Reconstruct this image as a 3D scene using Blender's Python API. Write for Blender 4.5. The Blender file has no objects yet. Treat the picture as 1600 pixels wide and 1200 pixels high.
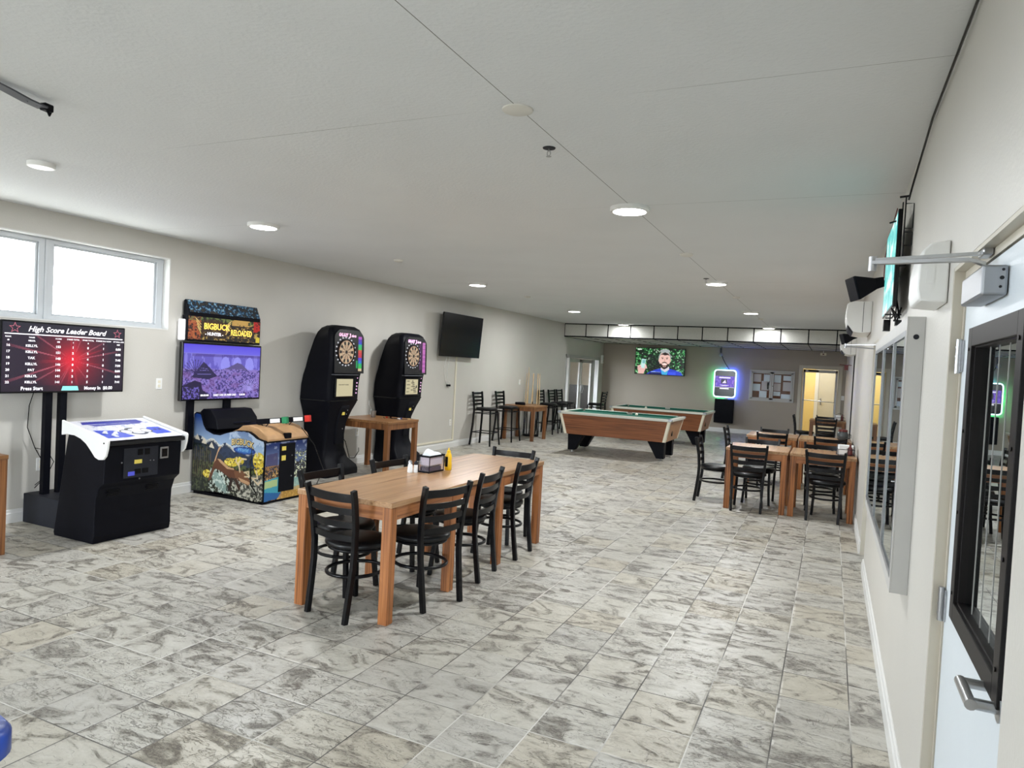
import bpy, bmesh, math, random
import numpy as np
from mathutils import Vector, Matrix

random.seed(7)
C = bpy.context.scene.collection
PI = math.pi
R = math.radians

# ------------------------------------------------------------------ camera, world, exposure
XL, XR, ZC, YS, ZS, YB, YF = -6.546, 0.342, 2.818, 17.367, 2.46, 20.918, -3.2
EYE = 1.64
F, YAW, PIT, ROL = 1080.955, -0.4320905, -0.0280291, -0.0527118
_cy, _sy = math.cos(YAW), math.sin(YAW)
_fw = Vector((_sy * math.cos(PIT), _cy * math.cos(PIT), math.sin(PIT)))
_rt = Vector((_cy, -_sy, 0)); _dn = _fw.cross(_rt)
_c, _s = math.cos(ROL), math.sin(ROL)
_ax = _c * _rt + _s * _dn; _ay = -_s * _rt + _c * _dn
cam = bpy.data.cameras.new('camera'); camo = bpy.data.objects.new('camera', cam); C.objects.link(camo)
cam.sensor_fit = 'HORIZONTAL'; cam.sensor_width = 36.0; cam.lens = F / 1600 * 36.0
cam.clip_start = 0.05; cam.clip_end = 200
m = Matrix.Identity(4)
for k in range(3):
    m[k][0] = _ax[k]; m[k][1] = -_ay[k]; m[k][2] = -_fw[k]
m.translation = (0, 0, EYE)
camo.matrix_world = m
bpy.context.scene.camera = camo

w = bpy.data.worlds.new('overcast_sky'); bpy.context.scene.world = w; w.use_nodes = True
bg = w.node_tree.nodes['Background']; bg.inputs['Strength'].default_value = 15.5
_t = w.node_tree; _tc = _t.nodes.new('ShaderNodeTexCoord'); _sx = _t.nodes.new('ShaderNodeSeparateXYZ'); _rp = _t.nodes.new('ShaderNodeValToRGB')
_mr = _t.nodes.new('ShaderNodeMapRange'); _mr.inputs['From Min'].default_value = -1.0; _t.links.new(_tc.outputs['Generated'], _sx.inputs[0]); _t.links.new(_sx.outputs[2], _mr.inputs['Value']); _t.links.new(_mr.outputs[0], _rp.inputs[0])
_e = _rp.color_ramp.elements; _e[0].position = 0.485; _e[0].color = (0.15, 0.15, 0.14, 1); _e[1].position = 0.505; _e[1].color = (0.92, 0.96, 1.0, 1)   # paved ground below, overcast sky above
_t.links.new(_rp.outputs[0], bg.inputs['Color'])
sc = bpy.context.scene
vs = sc.view_settings; vs.view_transform = 'Standard'; vs.look = 'None'; vs.exposure = 1.0; vs.gamma = 1.0; vs.use_curve_mapping = False
try:
    sc.cycles.use_denoising = True; sc.cycles.max_bounces = 10; sc.cycles.diffuse_bounces = 6; sc.cycles.transparent_max_bounces = 16
    sc.cycles.sample_clamp_indirect = 8.0; sc.cycles.caustics_reflective = False; sc.cycles.caustics_refractive = False
except Exception:
    pass
LED_W = 28.0       # watts of each ceiling disc


def portal(name, loc, rot, sx, sy):
    l = bpy.data.lights.new(name, 'AREA'); l.shape = 'RECTANGLE'; l.size = sx; l.size_y = sy; l.energy = 1.0
    l.cycles.is_portal = True
    o = bpy.data.objects.new(name, l); o.location = loc; o.rotation_euler = rot; C.objects.link(o); return o


portal('window_portal', (XL - 0.2, 2.0, 2.19), (0, R(-90), 0), 0.9, 6.6)
portal('side_fill_portal', (XR + 0.13, -1.65, 1.45), (0, R(90), 0), 2.3, 2.6)  # serves the added fill window in the right wall
portal('front_fill_portal', (-5.52, YF - 0.13, 1.48), (R(90), 0, 0), 1.55, 2.35)  # serves the added fill window behind the camera
portal('lobby_portal', (XL - 0.15, 19.06, 1.0), (0, R(-90), 0), 2.0, 3.0)

# ------------------------------------------------------------------ material helpers


def mat(name, col, rough=0.5, metal=0.0, emit=None, es=0.0, spec=None, coat=0.0):
    m = bpy.data.materials.new(name); m.use_nodes = True
    b = m.node_tree.nodes['Principled BSDF']
    b.inputs['Base Color'].default_value = (*col, 1); b.inputs['Roughness'].default_value = rough; b.inputs['Metallic'].default_value = metal
    if spec is not None: b.inputs['Specular IOR Level'].default_value = spec
    if coat: b.inputs['Coat Weight'].default_value = coat; b.inputs['Coat Roughness'].default_value = 0.1
    if emit: b.inputs['Emission Color'].default_value = (*emit, 1); b.inputs['Emission Strength'].default_value = es
    return m


def N(m, t, **kw):
    n = m.node_tree.nodes.new(t)
    for k, v in kw.items(): setattr(n, k, v)
    return n


def ramp(m, stops):
    r = N(m, 'ShaderNodeValToRGB'); e = r.color_ramp.elements
    e[0].position = stops[0][0]; e[0].color = (*stops[0][1], 1); e[1].position = stops[-1][0]; e[1].color = (*stops[-1][1], 1)
    for p, c in stops[1:-1]:
        q = e.new(p); q.color = (*c, 1)
    return r


def speck(name, col, rough=0.5, amt=0.08, scale=20, bump=0.0, bscale=60, metal=0.0, spec=None):
    """a paint or plastic with faint procedural mottling and optional texture bump"""
    m = mat(name, col, rough, metal, spec=spec); t = m.node_tree; L = t.links.new; b = t.nodes['Principled BSDF']
    tc = N(m, 'ShaderNodeTexCoord'); n = N(m, 'ShaderNodeTexNoise'); n.inputs['Scale'].default_value = scale; n.inputs['Detail'].default_value = 4
    L(tc.outputs['Object'], n.inputs['Vector'])
    r = ramp(m, [(0.3, tuple(c * (1 - amt) for c in col)), (0.7, tuple(min(1, c * (1 + amt)) for c in col))])
    L(n.outputs['Fac'], r.inputs['Fac']); L(r.outputs['Color'], b.inputs['Base Color'])
    if bump:
        n2 = N(m, 'ShaderNodeTexNoise'); n2.inputs['Scale'].default_value = bscale; n2.inputs['Detail'].default_value = 3
        bp = N(m, 'ShaderNodeBump'); bp.inputs['Strength'].default_value = bump; bp.inputs['Distance'].default_value = 0.01
        L(tc.outputs['Object'], n2.inputs['Vector']); L(n2.outputs['Fac'], bp.inputs['Height']); L(bp.outputs['Normal'], b.inputs['Normal'])
    return m


def wood(name, c1, c2, c3, axis='Y', rough=0.4, scale=1.0):
    m = mat(name, c1, rough); t = m.node_tree; L = t.links.new; b = t.nodes['Principled BSDF']
    tc = N(m, 'ShaderNodeTexCoord'); mp = N(m, 'ShaderNodeMapping')
    s = {'X': (1.6, 60, 60), 'Y': (60, 1.6, 60), 'Z': (60, 60, 1.6)}[axis]
    mp.inputs['Scale'].default_value = tuple(q * scale for q in s)
    n = N(m, 'ShaderNodeTexNoise'); n.inputs['Scale'].default_value = 1.0; n.inputs['Detail'].default_value = 6; n.inputs['Distortion'].default_value = 0.6
    L(tc.outputs['Object'], mp.inputs['Vector']); L(mp.outputs['Vector'], n.inputs['Vector'])
    r = ramp(m, [(0.3, c3), (0.48, c1), (0.7, c2)]); L(n.outputs['Fac'], r.inputs['Fac'])
    L(r.outputs['Color'], b.inputs['Base Color'])
    bp = N(m, 'ShaderNodeBump'); bp.inputs['Strength'].default_value = 0.08; bp.inputs['Distance'].default_value = 0.004
    L(n.outputs['Fac'], bp.inputs['Height']); L(bp.outputs['Normal'], b.inputs['Normal'])
    return m


def glass_thin(name, tint=(0.95, 0.98, 1.0), refl=0.08, rough=0.0):
    """flat pane: mostly lets light straight through, reflects a share at all angles"""
    m = bpy.data.materials.new(name); m.use_nodes = True; t = m.node_tree; L = t.links.new
    t.nodes.clear(); o = N(m, 'ShaderNodeOutputMaterial'); tr = N(m, 'ShaderNodeBsdfTransparent'); gl = N(m, 'ShaderNodeBsdfGlossy')
    tr.inputs['Color'].default_value = (*tint, 1); gl.inputs['Roughness'].default_value = rough; gl.inputs['Color'].default_value = (0.9, 0.95, 0.95, 1)
    lw = N(m, 'ShaderNodeFresnel'); lw.inputs['IOR'].default_value = 1.45; ad = N(m, 'ShaderNodeMath', operation='ADD'); ad.inputs[1].default_value = refl; ad.use_clamp = True
    mx = N(m, 'ShaderNodeMixShader'); L(lw.outputs[0], ad.inputs[0]); ge = N(m, 'ShaderNodeNewGeometry'); fb = N(m, 'ShaderNodeMath', operation='SUBTRACT'); fb.inputs[0].default_value = 1.0; L(ge.outputs['Backfacing'], fb.inputs[1])
    ml = N(m, 'ShaderNodeMath', operation='MULTIPLY'); L(ad.outputs[0], ml.inputs[0]); L(fb.outputs[0], ml.inputs[1])   # one reflection per pane, at its outer face
    L(ml.outputs[0], mx.inputs[0]); L(tr.outputs[0], mx.inputs[1]); L(gl.outputs[0], mx.inputs[2]); L(mx.outputs[0], o.inputs[0])
    return m


def vcol_mat(name, rough=0.4, emit=0.0):
    m = mat(name, (0.5, 0.5, 0.5), rough); t = m.node_tree; L = t.links.new; b = t.nodes['Principled BSDF']
    a = N(m, 'ShaderNodeAttribute'); a.attribute_name = 'art'
    if emit:
        b.inputs['Base Color'].default_value = (0.01, 0.01, 0.01, 1)
        L(a.outputs['Color'], b.inputs['Emission Color']); b.inputs['Emission Strength'].default_value = emit
    else:
        L(a.outputs['Color'], b.inputs['Base Color'])
    return m


def srgb(r, g, b):
    f = lambda c: (c / 255 / 12.92) if c / 255 <= 0.04045 else ((c / 255 + 0.055) / 1.055) ** 2.4
    return (f(r), f(g), f(b))


# ------------------------------------------------------------------ floor, ceiling, wall materials
def floor_material():
    m = mat('stone_tile', (0.4, 0.4, 0.36), 0.3); t = m.node_tree; L = t.links.new; b = t.nodes['Principled BSDF']
    T = 0.3289
    g = N(m, 'ShaderNodeNewGeometry')
    sub = N(m, 'ShaderNodeVectorMath', operation='SUBTRACT'); sub.inputs[1].default_value = (-3.770 - 10 * T, 1.859 - 40 * T, 0)
    dv = N(m, 'ShaderNodeVectorMath', operation='SCALE'); dv.inputs['Scale'].default_value = 1 / T
    L(g.outputs['Position'], sub.inputs[0]); L(sub.outputs[0], dv.inputs[0])
    fl = N(m, 'ShaderNodeVectorMath', operation='FLOOR'); fr = N(m, 'ShaderNodeVectorMath', operation='FRACTION')
    L(dv.outputs[0], fl.inputs[0]); L(dv.outputs[0], fr.inputs[0])
    wn = N(m, 'ShaderNodeTexWhiteNoise', noise_dimensions='3D'); L(fl.outputs[0], wn.inputs['Vector'])
    # distance to tile edge
    ce = N(m, 'ShaderNodeVectorMath', operation='SUBTRACT'); ce.inputs[1].default_value = (0.5, 0.5, 0.0); L(fr.outputs[0], ce.inputs[0])
    ab = N(m, 'ShaderNodeVectorMath', operation='ABSOLUTE'); L(ce.outputs[0], ab.inputs[0])
    sp = N(m, 'ShaderNodeSeparateXYZ'); L(ab.outputs[0], sp.inputs[0])
    mxx = N(m, 'ShaderNodeMath', operation='MAXIMUM'); L(sp.outputs[0], mxx.inputs[0]); L(sp.outputs[1], mxx.inputs[1])
    grout = N(m, 'ShaderNodeMapRange'); grout.inputs['From Min'].default_value = 0.4895; grout.inputs['From Max'].default_value = 0.4925; L(mxx.outputs[0], grout.inputs['Value'])
    edge = N(m, 'ShaderNodeMapRange'); edge.inputs['From Min'].default_value = 0.46; edge.inputs['From Max'].default_value = 0.495; L(mxx.outputs[0], edge.inputs['Value'])
    # per tile coordinates, shifted and turned
    sc_ = N(m, 'ShaderNodeVectorMath', operation='SCALE'); sc_.inputs['Scale'].default_value = 37.0; L(wn.outputs['Color'], sc_.inputs[0])
    ad = N(m, 'ShaderNodeVectorMath', operation='ADD'); L(fr.outputs[0], ad.inputs[0]); L(sc_.outputs[0], ad.inputs[1])
    mp = N(m, 'ShaderNodeMapping'); mp.inputs['Scale'].default_value = (1.15, 1.9, 1.0); L(ad.outputs[0], mp.inputs['Vector'])
    rot = N(m, 'ShaderNodeMath', operation='MULTIPLY'); rot.inputs[1].default_value = 1.3; L(wn.outputs['Value'], rot.inputs[0])
    cx = N(m, 'ShaderNodeCombineXYZ'); L(rot.outputs[0], cx.inputs[2]); L(cx.outputs[0], mp.inputs['Rotation'])
    n1 = N(m, 'ShaderNodeTexNoise'); n1.inputs['Scale'].default_value = 1.3; n1.inputs['Detail'].default_value = 10; n1.inputs['Roughness'].default_value = 0.62; n1.inputs['Distortion'].default_value = 1.1
    L(mp.outputs[0], n1.inputs['Vector'])
    n2 = N(m, 'ShaderNodeTexNoise'); n2.inputs['Scale'].default_value = 13.0; n2.inputs['Detail'].default_value = 8; n2.inputs['Roughness'].default_value = 0.8; n2.inputs['Distortion'].default_value = 0.4
    L(mp.outputs[0], n2.inputs['Vector'])
    base = ramp(m, [(0.30, srgb(118, 113, 105)), (0.41, srgb(154, 150, 141)), (0.5, srgb(184, 181, 172)), (0.68, srgb(202, 200, 193))])
    mxn = N(m, 'ShaderNodeMath', operation='MULTIPLY_ADD'); mxn.inputs[1].default_value = 0.35; L(n2.outputs['Fac'], mxn.inputs[0])
    mxo = N(m, 'ShaderNodeMath', operation='MULTIPLY'); mxo.inputs[1].default_value = 0.65; L(n1.outputs['Fac'], mxo.inputs[0]); L(mxo.outputs[0], mxn.inputs[2])
    L(mxn.outputs[0], base.inputs['Fac'])
    # dark rough patches: low areas of the large noise times fine noise
    ban = ramp(m, [(0.0, (1, 1, 1)), (0.38, (1, 1, 1)), (0.44, (0.45, 0.45, 0.45)), (0.475, (0, 0, 0)), (1.0, (0, 0, 0))]); L(n1.outputs['Fac'], ban.inputs['Fac'])
    fin = ramp(m, [(0.44, (0, 0, 0)), (0.56, (1, 1, 1))]); L(n2.outputs['Fac'], fin.inputs['Fac'])
    mu = N(m, 'ShaderNodeMath', operation='MULTIPLY'); L(ban.outputs[0], mu.inputs[0]); L(fin.outputs[0], mu.inputs[1])
    # layered slate edges: narrow wavering lines, on some tiles only
    mp2 = N(m, 'ShaderNodeMapping'); mp2.inputs['Scale'].default_value = (1.0, 3.6, 1.0); L(ad.outputs[0], mp2.inputs['Vector']); L(cx.outputs[0], mp2.inputs['Rotation'])
    n4 = N(m, 'ShaderNodeTexNoise'); n4.inputs['Scale'].default_value = 2.2; n4.inputs['Detail'].default_value = 6; n4.inputs['Roughness'].default_value = 0.6; n4.inputs['Distortion'].default_value = 0.5; L(mp2.outputs[0], n4.inputs['Vector'])
    lay = ramp(m, [(0.36, (0, 0, 0)), (0.40, (1, 1, 1)), (0.425, (0, 0, 0)), (0.49, (0, 0, 0)), (0.50, (0.9, 0.9, 0.9)), (0.515, (0, 0, 0))]); L(n4.outputs['Fac'], lay.inputs['Fac'])
    sel = N(m, 'ShaderNodeSeparateXYZ'); L(wn.outputs['Color'], sel.inputs[0])
    gate = N(m, 'ShaderNodeMapRange'); gate.inputs['From Min'].default_value = 0.35; gate.inputs['From Max'].default_value = 0.6; gate.inputs['To Min'].default_value = 0.12; gate.inputs['To Max'].default_value = 0.85; L(sel.outputs[1], gate.inputs['Value'])
    lm = N(m, 'ShaderNodeMath', operation='MULTIPLY'); L(lay.outputs[0], lm.inputs[0]); L(gate.outputs[0], lm.inputs[1])
    # thin cracks
    n3 = N(m, 'ShaderNodeTexNoise'); n3.inputs['Scale'].default_value = 1.7; n3.inputs['Detail'].default_value = 3; n3.inputs['Distortion'].default_value = 1.4
    L(ad.outputs[0], n3.inputs['Vector'])
    vn = N(m, 'ShaderNodeMath', operation='SUBTRACT'); vn.inputs[1].default_value = 0.46; L(n3.outputs['Fac'], vn.inputs[0])
    va = N(m, 'ShaderNodeMath', operation='ABSOLUTE'); L(vn.outputs[0], va.inputs[0])
    vm = N(m, 'ShaderNodeMapRange'); vm.inputs['From Min'].default_value = 0.0015; vm.inputs['From Max'].default_value = 0.005; vm.inputs['To Min'].default_value = 0.7; vm.inputs['To Max'].default_value = 0.0; L(va.outputs[0], vm.inputs['Value'])
    vs0 = N(m, 'ShaderNodeMath', operation='ADD'); vs0.use_clamp = True; L(mu.outputs[0], vs0.inputs[0]); L(vm.outputs[0], vs0.inputs[1])
    vsum = N(m, 'ShaderNodeMath', operation='ADD'); vsum.use_clamp = True; L(vs0.outputs[0], vsum.inputs[0]); L(lm.outputs[0], vsum.inputs[1])
    vsc = N(m, 'ShaderNodeMath', operation='MULTIPLY'); vsc.inputs[1].default_value = 0.85; L(vsum.outputs[0], vsc.inputs[0])
    mix1 = N(m, 'ShaderNodeMixRGB'); L(vsc.outputs[0], mix1.inputs[0]); L(base.outputs[0], mix1.inputs[1]); mix1.inputs[2].default_value = (*srgb(86, 79, 72), 1)
    # warm tint on some tiles
    tint = ramp(m, [(0.0, (0.86, 0.86, 0.87)), (0.35, (1, 1, 1)), (0.6, (1.0, 1.0, 0.99)), (0.85, (0.98, 0.95, 0.88)), (1.0, (0.93, 0.88, 0.79))]); L(wn.outputs['Value'], tint.inputs['Fac'])
    mix2 = N(m, 'ShaderNodeMixRGB', blend_type='MULTIPLY'); mix2.inputs[0].default_value = 0.8; L(mix1.outputs[0], mix2.inputs[1]); L(tint.outputs[0], mix2.inputs[2])
    mix3 = N(m, 'ShaderNodeMixRGB'); L(grout.outputs[0], mix3.inputs[0]); L(mix2.outputs[0], mix3.inputs[1])
    gn = N(m, 'ShaderNodeTexNoise'); gn.inputs['Scale'].default_value = 1.3; L(g.outputs['Position'], gn.inputs['Vector'])
    gr = ramp(m, [(0.40, srgb(70, 68, 65)), (0.49, srgb(118, 115, 110)), (0.56, srgb(208, 206, 200))]); L(gn.outputs['Fac'], gr.inputs['Fac']); L(gr.outputs[0], mix3.inputs[2])
    L(mix3.outputs[0], b.inputs['Base Color'])
    rr = N(m, 'ShaderNodeMapRange'); rr.inputs['To Min'].default_value = 0.26; rr.inputs['To Max'].default_value = 0.5; L(n2.outputs['Fac'], rr.inputs['Value']); L(rr.outputs[0], b.inputs['Roughness'])
    h = N(m, 'ShaderNodeMath', operation='SUBTRACT'); L(n1.outputs['Fac'], h.inputs[0]); L(edge.outputs[0], h.inputs[1])
    h2 = N(m, 'ShaderNodeMath', operation='SUBTRACT'); L(h.outputs[0], h2.inputs[0]); L(vsum.outputs[0], h2.inputs[1])
    bp = N(m, 'ShaderNodeBump'); bp.inputs['Strength'].default_value = 0.4; bp.inputs['Distance'].default_value = 0.004; L(h2.outputs[0], bp.inputs['Height']); L(bp.outputs[0], b.inputs['Normal'])
    return m


def ceiling_material():
    m = speck('textured_ceiling_paint', srgb(219, 221, 222), 0.8, 0.02, 1.5, 0.24, 50); t = m.node_tree; L = t.links.new; b = t.nodes['Principled BSDF']
    src = b.inputs['Base Color'].links[0].from_socket
    g = N(m, 'ShaderNodeNewGeometry'); sp = N(m, 'ShaderNodeSeparateXYZ'); L(g.outputs['Position'], sp.inputs[0])
    acc = None
    nz = N(m, 'ShaderNodeTexNoise'); nz.inputs['Scale'].default_value = 0.6; L(g.outputs['Position'], nz.inputs['Vector'])
    nr = N(m, 'ShaderNodeMapRange'); nr.inputs['From Min'].default_value = 0.4; nr.inputs['From Max'].default_value = 0.55; L(nz.outputs['Fac'], nr.inputs['Value'])
    for ax, v, wd in ((0, -1.378, 0.0022), (1, 2.89, 0.0015), (1, 4.86, 0.0015), (1, 9.1, 0.0015)):
        s = N(m, 'ShaderNodeMath', operation='SUBTRACT'); s.inputs[1].default_value = v; L(sp.outputs[ax], s.inputs[0])
        a = N(m, 'ShaderNodeMath', operation='ABSOLUTE'); L(s.outputs[0], a.inputs[0])
        l = N(m, 'ShaderNodeMath', operation='LESS_THAN'); l.inputs[1].default_value = wd; L(a.outputs[0], l.inputs[0])
        k = l.outputs[0]
        if ax == 1:
            q = N(m, 'ShaderNodeMath', operation='MULTIPLY'); L(k, q.inputs[0]); L(nr.outputs[0], q.inputs[1]); k = q.outputs[0]
        if acc is None: acc = k
        else:
            mm = N(m, 'ShaderNodeMath', operation='MAXIMUM'); L(acc, mm.inputs[0]); L(k, mm.inputs[1]); acc = mm.outputs[0]
    mx = N(m, 'ShaderNodeMixRGB'); L(acc, mx.inputs[0]); L(src, mx.inputs[1]); mx.inputs[2].default_value = (*srgb(120, 120, 116), 1)
    L(mx.outputs[0], b.inputs['Base Color'])
    return m


M = {}
M['floor'] = floor_material()
M['ceiling'] = ceiling_material()
M['wall'] = speck('beige_wall_paint', srgb(200, 197, 190), 0.42, 0.02, 2.0, 0.12, 90)
M['wall_back'] = speck('taupe_wall_paint', srgb(164, 154, 141), 0.5, 0.02, 2.0, 0.1, 90)
M['trim'] = speck('white_trim_paint', srgb(222, 222, 220), 0.35, 0.02, 6)
M['jamb'] = speck('cream_jamb_paint', srgb(192, 185, 170), 0.4, 0.02, 6)
M['vinyl'] = speck('grey_vinyl_window_frame', srgb(190, 194, 198), 0.4, 0.02, 6)
M['door_white'] = speck('white_door_paint', srgb(214, 222, 228), 0.35, 0.015, 5, 0.08, 120)
M['black'] = speck('black_satin_laminate', srgb(7, 8, 16), 0.5, 0.15, 14, 0.05, 120, spec=0.12)
M['black_gloss'] = mat('black_gloss_plastic', srgb(6, 7, 11), 0.15, spec=0.35)
M['black_metal'] = mat('black_powder_coated_metal', srgb(6, 6, 10), 0.3, 0.0, spec=0.3)
M['vinyl_seat'] = speck('black_vinyl_upholstery', srgb(9, 9, 12), 0.34, 0.1, 12, 0.1, 150, spec=0.35)
M['grey'] = speck('grey_plastic', srgb(70, 72, 78), 0.5, 0.05, 20)
M['charcoal'] = speck('charcoal_textured_steel', srgb(26, 28, 36), 0.55, 0.1, 20, 0.1, 200, spec=0.3)
M['steel'] = mat('brushed_steel', srgb(175, 176, 178), 0.28, 0.95)
M['alu'] = mat('silver_aluminium', srgb(160, 163, 168), 0.38, 0.8)
M['alu_paint'] = speck('grey_painted_aluminium', srgb(186, 185, 182), 0.4, 0.02, 8)
M['white'] = speck('white_plastic', srgb(232, 232, 230), 0.35, 0.01, 8)
M['cream'] = speck('cream_plastic', srgb(226, 220, 200), 0.35, 0.02, 8)
M['bronze'] = speck('dark_bronze_paint', srgb(24, 21, 21), 0.45, 0.05, 14, spec=0.2)
M['wood_top'] = wood('light_oak_top', srgb(164, 126, 90), srgb(180, 144, 106), srgb(124, 88, 58), 'Y', 0.3)
M['wood_apron'] = wood('amber_oak_side', srgb(150, 94, 54), srgb(172, 114, 68), srgb(92, 52, 28), 'Y', 0.4)
M['wood_apron_x'] = wood('amber_oak_end', srgb(150, 94, 54), srgb(172, 114, 68), srgb(92, 52, 28), 'X', 0.4)
M['wood_leg'] = wood('amber_oak_leg', srgb(150, 92, 48), srgb(176, 114, 64), srgb(84, 46, 22), 'Z', 0.4)
M['wood_dark_top'] = wood('walnut_stained_top', srgb(134, 94, 58), srgb(152, 110, 70), srgb(96, 62, 38), 'Y', 0.35)
M['wood_dark_leg'] = wood('walnut_stained_leg', srgb(122, 78, 44), srgb(146, 98, 58), srgb(82, 48, 26), 'Z', 0.4)
M['wood_pool'] = wood('walnut_laminate_panel', srgb(124, 74, 44), srgb(142, 88, 54), srgb(88, 48, 28), 'X', 0.35)
M['wood_pool_y'] = wood('light_walnut_laminate_end', srgb(160, 112, 70), srgb(174, 124, 78), srgb(128, 84, 50), 'Z', 0.35)
M['felt'] = speck('green_felt', srgb(24, 92, 76), 0.95, 0.08, 200)
M['rail'] = speck('pale_rail_laminate', srgb(196, 196, 184), 0.3, 0.03, 20)
M['ivory'] = mat('ivory_ball', srgb(240, 236, 220), 0.08)
M['paper'] = speck('white_paper', srgb(236, 240, 242), 0.8, 0.02, 40)
M['pane'] = glass_thin('window_pane', (0.96, 0.98, 1.0), 0.0)
M['door_pane'] = glass_thin('reflective_door_pane', (0.5, 0.55, 0.54), 0.42)
M['case_pane'] = glass_thin('display_case_pane', (0.75, 0.8, 0.8), 0.34)
M['cup_glass'] = glass_thin('clear_plastic', (0.95, 0.95, 0.97), 0.03)
M['led'] = mat('led_diffuser', (0.9, 0.9, 0.9), 0.5, emit=(1.0, 0.98, 0.95), es=7.0)
M['led_off'] = speck('unlit_white_cover', srgb(214, 212, 204), 0.5, 0.01, 5)
M['led_dim'] = mat('dim_led_diffuser', (0.85, 0.85, 0.85), 0.5, emit=(1.0, 0.98, 0.95), es=0.45)
M['blue_vinyl'] = speck('royal_blue_vinyl', srgb(24, 62, 150), 0.35, 0.05, 20)
M['mustard'] = speck('mustard_yellow_plastic', srgb(232, 186, 28), 0.35, 0.03, 20)
M['yellow_sticker'] = mat('yellow_sticker', srgb(222, 200, 90), 0.5)
M['sheet_yellow'] = mat('backlit_cream_screen', (0.02, 0.02, 0.02), 0.4, emit=srgb(206, 196, 158), es=0.45)
M['white_text'] = mat('white_lettering', (0.7, 0.7, 0.7), 0.4, emit=(0.85, 0.8, 0.9), es=0.42)
M['dark_red'] = speck('dark_red_plastic', srgb(92, 26, 24), 0.4, 0.05, 20)
M['red'] = speck('red_plastic', srgb(196, 44, 34), 0.4, 0.05, 20)
M['green'] = speck('green_plastic', srgb(30, 120, 76), 0.4, 0.05, 20)
M['tan'] = speck('tan_painted_deck', srgb(176, 138, 98), 0.5, 0.12, 10)
M['coffee'] = mat('dark_liquid', srgb(40, 22, 14), 0.2)
M['cork'] = speck('brown_cork', srgb(120, 74, 52), 0.9, 0.12, 60)
M['maple'] = mat('pale_maple', srgb(206, 176, 128), 0.25)
M['art'] = vcol_mat('printed_artwork', 0.35)
M['screen'] = vcol_mat('lit_screen', 0.25, 0.55)
M['screen_dim'] = vcol_mat('backlit_artwork', 0.25, 0.42)
M['lit_white'] = mat('lit_white_tube', (0.8, 0.8, 0.8), 0.4, emit=(0.6, 0.95, 1.0), es=2.2)
M['neon_green'] = mat('green_led_strip', (0.1, 0.5, 0.2), 0.4, emit=(0.0, 1.0, 0.22), es=34.0)
M['neon_blue'] = mat('blue_led_strip', (0.1, 0.1, 0.6), 0.4, emit=(0.02, 0.06, 1.0), es=60.0)
M['neon_cyan'] = mat('cyan_led_strip', (0.1, 0.5, 0.6), 0.4, emit=(0.0, 0.8, 0.9), es=14.0)

# ------------------------------------------------------------------ mesh builder


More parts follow.
